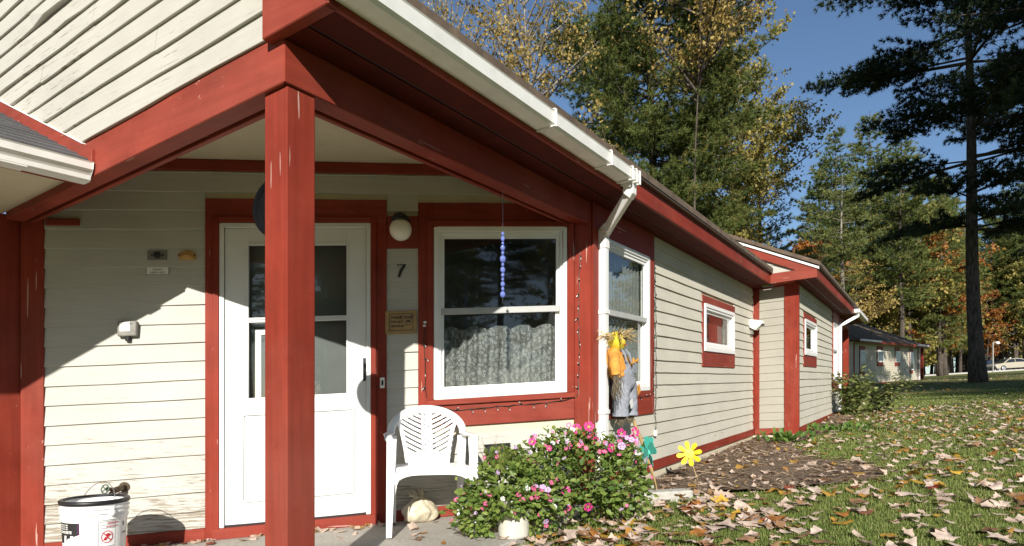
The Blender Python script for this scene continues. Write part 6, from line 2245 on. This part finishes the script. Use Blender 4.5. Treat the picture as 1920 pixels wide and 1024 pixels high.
def put_tree(name, label, x, y, tree, cat='tree', group=None, rot=0.0, scale=1.0):
    tr, crown, bk = tree
    t = thing(name, label, cat, (x, y, gz(x, y)), (0, 0, rot), group)
    t.scale = (scale,) * 3
    tk = tr.build('trunk', M[bk], t, smooth=True, fix=False)
    link(bpy.data.objects.new('crown', crown), t)
    return t
def place_words(x, y):
    px = 960 + 1192 * x / y
    if y < 0 or px < 0 or px > 1930: return 'outside the picture'
    for lim, w in ((800, 'above the porch gutter'), (1130, 'behind the golden tree'), (1300, 'behind the tall bushy pine'), (1480, 'above the side wall roof'), (1600, 'above the far gable'), (1690, 'behind the left end of the shaded cottage'), (1760, 'behind the right end of the shaded cottage'), (1850, 'behind the dark pine trunk')):
        if px < lim: return w
    return 'behind the parked cars'
def again(t, x, y, label, rot, scale, group=None):
    c = copy_tree(t)
    c.location = (x, y, gz(x, y)); c.rotation_euler = (0, 0, rot); c.scale = (scale,) * 3 if not isinstance(scale, tuple) else scale
    c['label'] = label
    if group:
        c['group'] = group
    elif 'group' in c:
        del c['group']
    return c

big_pine = put_tree('pine_tree', 'tall bushy white pine rising behind the cottage roof', 6.6, 30, make_pine(3, 26, 3.0, 6.0, per=20, L=0.23, w=0.015, gap=0.56, nb=(6, 8), step=0.19, mat='pine', r0=0.30, tuft_gap=0.15, spread=0.75))
put_tree('birch_tree', 'half bare golden tree above the gutter at the top of the photo', 0.6, 24, make_leaf_tree(5, 19, 3.4, 62, 16000, 0.13, 'gold', 0.16, 0.2, 'bark_pale', 1.25))
put_tree('birch_tree', 'thin bare twigged tree with few gold leaves left of the golden one', -2.6, 26, make_leaf_tree(6, 21, 3.0, 60, 4200, 0.12, 'gold', 0.15, 0.25, 'bark_pale', 1.5))
put_tree('maple_tree', 'golden leaved tree overlapping the right side of the tall white pine', 7.6, 26, make_leaf_tree(8, 23, 4.0, 50, 13000, 0.15, 'gold', 0.06, 0.52, 'bark', 1.0))
put_tree('maple_tree', 'yellow green broadleaf tree between the white pine and the blue sky', 11.9, 34, make_leaf_tree(9, 20, 4.4, 80, 52000, 0.17, 'yellowgreen', 0.12, 0.2, 'bark', 0.8))
put_tree('pine_tree', 'pale green pine with layered sweeping branches above the far gable', 15.6, 40, make_pine(11, 15.5, 2.0, 5.6, per=14, L=0.25, w=0.018, gap=0.46, nb=(5, 8), step=0.24, mat='pine_light', r0=0.3, prof='cone', layer=True, tuft_gap=0.19))
put_tree('pine_tree', 'slender pale pine with bare lower trunk right of the layered pine', 24.4, 47, make_pine(12, 15.5, 6.5, 3.0, per=11, L=0.28, w=0.021, gap=0.55, step=0.28, mat='pine_light', r0=0.24, barkm='bark_pale'))
dark = put_tree('pine_tree', 'large dark pine with flat drooping branch layers standing on the lawn', 18.3, 25.0, make_pine(29, 21, 6.2, 6.9, per=20, L=0.20, w=0.016, gap=1.0, nb=(5, 7), step=0.135, mat='pine_shaded', r0=0.27, layer=True, lean=-0.05, droop=0.12, tuft_gap=0.11, spread=0.8), rot=0.4)
over = put_tree('pine_tree', 'dark pine whose crown fills the top right corner', 16.4, 17.5, make_pine(19, 24, 8.5, 5.2, per=16, L=0.20, w=0.014, gap=0.55, nb=(5, 8), step=0.19, mat='pine_shaded', r0=0.36, spread=0.75), rot=1.1)
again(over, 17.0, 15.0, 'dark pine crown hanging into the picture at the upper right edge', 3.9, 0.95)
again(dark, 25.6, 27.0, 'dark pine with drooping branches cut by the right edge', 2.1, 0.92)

# trees behind and beside the photographer: their shade falls on the far lawn and the dark pines
bk_ = 'pines behind the viewpoint'
for (x, y, r_, s_, src) in ((16.8, 5, 0.3, 1.0, over), (16.0, -6, 2.2, 1.0, over), (14.5, -10, 1.2, 1.0, over), (34, 6, 5.0, 1.0, over), (-16, -26, 0.5, 0.9, over), (-24, -20, 3.0, 1.0, over), (17, -34, 2.6, 0.9, over)):
    again(src, x, y, 'tall dark pine standing outside the picture beside the lawn', r_, s_, bk_)

# the wood at the back: mixed trunks and crowns, each its own tree
g_ = 'trees of the wood behind the lawn'
fp = put_tree('pine_tree', 'tall thin pine in the wood behind the far cottages', 30, 62, make_pine(23, 22, 6.5, 3.6, per=10, L=0.40, w=0.036, gap=0.62, nb=(5, 7), step=0.34, mat='pine', r0=0.26, tuft_gap=0.26), group=g_)
fp2 = put_tree('pine_tree', 'tall thin pine in the wood behind the far cottages', 41, 66, make_pine(24, 20, 3.5, 3.8, per=10, L=0.40, w=0.036, gap=0.62, nb=(5, 7), step=0.36, mat='pine_light', r0=0.24, tuft_gap=0.28), group=g_)
fo = put_tree('maple_tree', 'orange maple glowing in the wood behind the far cottages', 27.5, 58, make_leaf_tree(25, 13, 3.6, 46, 9000, 0.24, 'rust', 0.16, 0.15, 'bark', 0.7), group='orange and gold trees in the wood')
fg = put_tree('maple_tree', 'golden maple glowing in the wood behind the far cottages', 33, 64, make_leaf_tree(26, 12, 3.8, 46, 9000, 0.24, 'gold', 0.16, 0.12, 'bark', 0.7), group='orange and gold trees in the wood')
fy = put_tree('maple_tree', 'yellow green maple in the wood behind the cars', 62, 92, make_leaf_tree(27, 15, 4.6, 60, 15000, 0.30, 'yellowgreen', 0.2, 0.05, 'bark', 0.6), group='yellow green trees in the wood')
rt = random.Random(77)
def spot(px, y):
    return (px - 960) / 1192 * y
KIND = {fp.name: 'dark green thin pine', fp2.name: 'pale green pine', fo.name: 'orange maple', fg.name: 'golden maple', fy.name: 'yellow green maple'}
def wood_label(src, x, y, sc):
    size = 'short' if sc < 0.85 else 'tall' if sc > 1.05 else 'middling'
    return '%s %s in the wood %s' % (size, KIND[src.name], place_words(x, y))
for src_, x_, y_ in ((fp, 30, 62), (fp2, 41, 66), (fo, 27.5, 58), (fg, 33, 64), (fy, 62, 92)):
    src_['label'] = wood_label(src_, x_, y_, 1.0)
for k in range(74):
    y = rt.uniform(56, 118)
    px = rt.uniform(1565, 1985)
    x = spot(px, y)
    if 1780 < px and y < 84:
        y = rt.uniform(86, 125); x = spot(px, y)
    q = rt.random()
    src = fp if q < 0.50 else fp2 if q < 0.76 else fo if q < 0.88 else fg if q < 0.95 else fy
    sc = rt.uniform(0.8, 1.2)
    again(src, x, y, wood_label(src, x, y, sc), rt.uniform(0, 6.28), sc, src['group'])
for k in range(34):
    y = rt.uniform(46, 80)
    px = rt.uniform(1130, 1600) if k % 4 else rt.uniform(740, 1130)
    x = spot(px, y)
    q = rt.random()
    src = fp if q < 0.45 else fp2 if q < 0.8 else fg
    sc = rt.uniform(0.40, 0.56) if px > 1400 else rt.uniform(0.75, 1.05)
    again(src, x, y, wood_label(src, x, y, sc), rt.uniform(0, 6.28), sc, src['group'])
for k in range(18):                                   # low dense back row that closes the gaps between the trunks
    y = rt.uniform(122, 140)
    x = spot(1700 + 17 * k + rt.uniform(-6, 6), y)
    src = (fp2, fy, fp2, fo)[k % 4]
    sc = rt.uniform(0.86, 1.04)
    again(src, x, y, wood_label(src, x, y, sc).replace('in the wood', 'far back').replace('yellow green maple', 'yellowish maple'), rt.uniform(0, 6.28), sc, src['group'])
for k in range(44):                                   # unseen trees added behind the viewpoint to block low sky light; sun stays clear
    x = -78 + 156 * (k + rt.uniform(0.1, 0.9)) / 44
    y = -46 - 0.10 * abs(x) + rt.uniform(-9, 5)
    src = [fp, fp2, fp, fp2, fy][k % 5]
    again(src, x, y, 'tree added to block low sky behind the viewpoint, outside the picture', rt.uniform(0, 6.28), rt.uniform(0.78, 0.95), 'trees added behind the viewpoint')
for k in range(16):                                   # the wood goes on outside the frame
    y = rt.uniform(50, 130)
    x = rt.choice([-1, 1]) * rt.uniform(0.95, 1.7) * y if k < 18 else rt.uniform(-0.7, 0.1) * y
    src = [fp, fp2, fg, fy][k % 4]
    again(src, x, y, wood_label(src, x, y, 1.0), rt.uniform(0, 6.28), rt.uniform(0.9, 1.2), src['group'])

# ================================================================== FAR COTTAGES, ROAD, CARS
def far_cottage(label, x, y, ang, L, Dp, wins, post=True):
    d = (math.sin(ang), math.cos(ang)); n = (math.cos(ang), -math.sin(ang))
    z = gz(x, y)
    f = Fr((x, y), d, n)
    base = gh(y)
    class F2(Fr):
        def P(self, t, nn, h):
            q = Fr.P(self, t, nn, h)
            q.z += base
            return q
    f = F2((x, y), d, n)
    t = thing('cottage', label, 'house', f.P(0, 0, 0), local=False)
    hw = 2.35
    w = MB().box(f, 0, L, -Dp, 0, -0.4, hw).build('wall', M['cream_far'], t)
    cl = MB()
    for k in range(18):                                # clapboard courses, too fine to pick apart from here
        h0 = 0.1 + k * 0.124
        cl.prism([f.P(0.0, 0.0, h0), f.P(0.0, 0.022, h0), f.P(0.0, 0.004, h0 + 0.122)], [f.P(L, 0.0, h0), f.P(L, 0.022, h0), f.P(L, 0.004, h0 + 0.122)])
    q = cl.build('siding', M['cream_far'], t); q['kind'] = 'stuff'
    ov = 0.45
    rz = 2.5
    e = [f.P(-ov, ov, hw + .02), f.P(L + ov, ov, hw + .02), f.P(L + ov, -Dp - ov, hw + .02), f.P(-ov, -Dp - ov, hw + .02)]
    r0_, r1_ = f.P(3.6, -Dp / 2, hw + rz), f.P(L - 3.6, -Dp / 2, hw + rz)
    rm = MB().add(e + [r0_, r1_], [(0, 1, 5, 4), (1, 2, 5), (2, 3, 4, 5), (3, 0, 4), (3, 2, 1, 0)])
    rf = rm.build('roof', M['roof_brown'], t)
    cs = MB()
    for k in range(1, 22):
        u = k / 22
        for a, b in (((e[0], r0_), (e[1], r1_)), ((e[3], r0_), (e[0], r0_))):
            p = a[0].lerp(a[1], u); q_ = b[0].lerp(b[1], u)
            cs.tube([p, q_], 0.018, 4, False)
    cs_ = cs.build('shingle_courses', M['roof_brown'], rf, fix=False); cs_['kind'] = 'stuff'
    bx('fascia', f, (-ov, L + ov, ov - 0.02, ov + 0.012, hw - 0.12, hw + 0.03), M['red_r'], t, 0)
    bx('gutter', f, (-ov, 3.2, ov + 0.013, ov + 0.12, hw - 0.06, hw + 0.04), M['gutter_white'], t, 0)
    bx('gutter', f, (L - 2.6, L + ov, ov + 0.013, ov + 0.12, hw - 0.06, hw + 0.04), M['gutter_white'], t, 0)
    bx('base_board', f, (0, L, 0.023, 0.045, -0.05, 0.09), M['red_r'], t, 0)
    for tt in (0.0, L - 0.14):
        bx('corner_board', f, (tt, tt + 0.14, 0.023, 0.05, 0, hw - 0.1), M['red_v'], t, 0)
    for (a, b, c, dd) in wins:
        w_ = bx('window', f, (a, b, 0.023, 0.055, c - 0.22, dd + 0.22), M['red_r'], t, 0)
        bx('frame', f, (a, b, 0.056, 0.085, c, dd), M['white'], w_, 0.01)
        bx('pane', f, (a + 0.09, b - 0.09, 0.086, 0.09, c + 0.09, dd - 0.09), M['car_glass'], w_, 0)
    if post:
        bx('porch_post', f, (L + 2.2, L + 2.38, -0.3, -0.12, -0.3, hw), M['red_v'], t, 0)
        bx('porch_roof', f, (L + 0.5, L + 2.6, -Dp * 0.6, ov * 0.6, hw + 0.03, hw + 0.22), M['red_r'], t, 0)
        bx('downspout', f, (L - 0.1, L, 0.06, 0.14, 0, hw), M['white'], t, 0)
    return t
far_cottage('shaded cream cottage with brown hipped roof beyond the far porch', 17.7, 33.0, math.radians(44), 14.3, 8, [(1.0, 1.95, 0.75, 1.9), (4.3, 5.5, 1.25, 1.95), (8.2, 9.3, 1.25, 1.95), (11.9, 12.7, 0.75, 1.95)])
# road with its kerb
rd = MB()
for (y0, y1, nm, dz, mt) in ((70.5, 79.5, 'road', 0.03, 'asphalt'),):
    a = [Vector((x, y, gz(x, y) + dz)) for x, y in ((-200, y0), (260, y0), (260, y1), (-200, y1))]
    rd.add(a, [(0, 1, 2, 3)])
o = rd.build('road', M['asphalt'], None); o['kind'] = 'structure'
kb = MB()
a = [(x, y, gz(x, y)) for x, y in ((-200, 69.9), (260, 69.9), (260, 70.45), (-200, 70.45))]
kb.hexa([Vector((x, y, z - 0.1)) for x, y, z in a] + [Vector((x, y, z + 0.16)) for x, y, z in a])
o = kb.build('kerb', M['kerb'], None); o['kind'] = 'structure'

def car(label, x, y, rot, paint):
    t = thing('parked_car', label, 'car', (x, y, gz(x, y) + 0.03), (0, -math.atan(Z_SHEAR), rot))
    side = [(-2.25, 0.42), (-2.28, 0.62), (-2.2, 0.80), (-1.35, 0.92), (0.95, 0.95), (2.05, 0.90), (2.28, 0.78), (2.30, 0.45), (2.2, 0.28), (-2.15, 0.28)]
    m_ = MB()
    m_.prism([Vector((a, -0.84, b)) for a, b in side], [Vector((a, 0.84, b)) for a, b in side])
    body = m_.build('body', paint, t, bevel=0.07, segs=2)
    cab = [(-1.30, 0.90), (-0.55, 1.36), (0.45, 1.42), (1.05, 1.36), (1.75, 0.92)]
    m_ = MB()
    m_.prism([Vector((a, -0.76 + 0.16 * (b > 1), b)) for a, b in cab], [Vector((a, 0.76 - 0.16 * (b > 1), b)) for a, b in cab])
    m_.build('cabin', paint, t, bevel=0.05, segs=2)
    for sy in (-1, 1):
        for q in ([(-1.08, 0.95), (-0.52, 1.30), (0.10, 1.345), (0.10, 0.97)], [(0.18, 0.97), (0.18, 1.345), (0.92, 1.29), (1.45, 0.96)]):
            m_ = MB()
            yy = lambda b: sy * (0.765 - 0.16 * min(1, max(0, (b - 0.92) / 0.45)))
            m_.prism([Vector((a, yy(b), b)) for a, b in q], [Vector((a, yy(b) + sy * 0.012, b)) for a, b in q])
            m_.build('side_window', M['car_glass'], t)
    m_ = MB().prism([Vector((-1.27, s * 0.66, 0.955)) for s in (-1, 1)] + [Vector((-0.60, s * 0.56, 1.345)) for s in (1, -1)], [Vector((-1.285, s * 0.66, 0.965)) for s in (-1, 1)] + [Vector((-0.615, s * 0.56, 1.355)) for s in (1, -1)])
    m_.build('windscreen', M['car_glass'], t)
    for cx_ in (-1.42, 1.38):
        for sy in (-1, 1):
            mw = Matrix.Translation((cx_, sy * 0.80, 0.32)) @ Matrix.Rotation(math.pi / 2, 4, 'X')
            w = MB().lathe([(0.0, -0.10), (0.29, -0.10), (0.325, -0.07), (0.325, 0.07), (0.29, 0.10), (0.0, 0.10)], mw, 24, False).build('wheel', M['rubber'], t)
            MB().lathe([(0.0, -0.112), (0.19, -0.112), (0.215, -0.1005), (0.215, 0.1005), (0.19, 0.112), (0.0, 0.112)], mw, 20, False).build('rim', M['rim'], w)
    for sy in (-0.62, 0.62):
        MB().ball((-2.22, sy, 0.66), 0.11, 10, 8, (0.6, 1.5, 0.8)).build('headlight', M['label_white'], t, smooth=True)
        MB().ball((2.24, sy, 0.72), 0.10, 10, 8, (0.6, 1.5, 0.9)).build('tail_light', M['ink_red'], t, smooth=True)
    MB().tube([(0.15, 0, 1.40), (0.15, 0, 1.52)], 0.06, 8).build('roof_knob', M['label_white'], t) if paint is M['car_gold'] else None
    return t
car('champagne coloured sedan parked on the road at the right edge', spot(1893, 73), 73, 0.05, M['car_gold'])
car('dark car with yellow nose light parked left of the champagne sedan', spot(1846, 77), 77, 0.55, M['car_dark'])
t = thing('street_lamp', 'grey street lamp with short arm and round white head beside the sedan', 'street lamp', (spot(1862, 69), 69, gz(spot(1862, 69), 69)))
MB().tube([(0, 0, -0.2), (0, 0, 3.25)], 0.055, 8).build('pole', M['lamp_post'], t)
MB().tube([(0, 0, 3.2), (0.1, 0, 3.28), (0.45, 0, 3.28)], 0.045, 8).build('arm', M['lamp_post'], t)
MB().ball((0.5, 0, 3.18), 0.2, 14, 10, (1.2, 1, 0.85)).build('lamp_head', M['gutter_white'], t, smooth=True)
for k, px in enumerate((1849, 1855, 1865.5, 1875)):
    x = spot(px, 86); z = gz(x, 86)
    o = MB().lathe([(0, 0.0), (0.13, 0.0), (0.13, 1.0), (0.10, 1.08), (0, 1.1)], Matrix.Translation((x, 86, z)), 12, False).build('bollard', M['label_white'], None)
    tag(o, 'white bollard standing beyond the parked cars', 'bollard', 'white bollards beyond the parked cars')
print('boards', BOARD_N[0], 'objects', len(bpy.data.objects), 'tris', sum(sum(len(p.vertices) - 2 for p in m.polygons) for m in bpy.data.meshes))
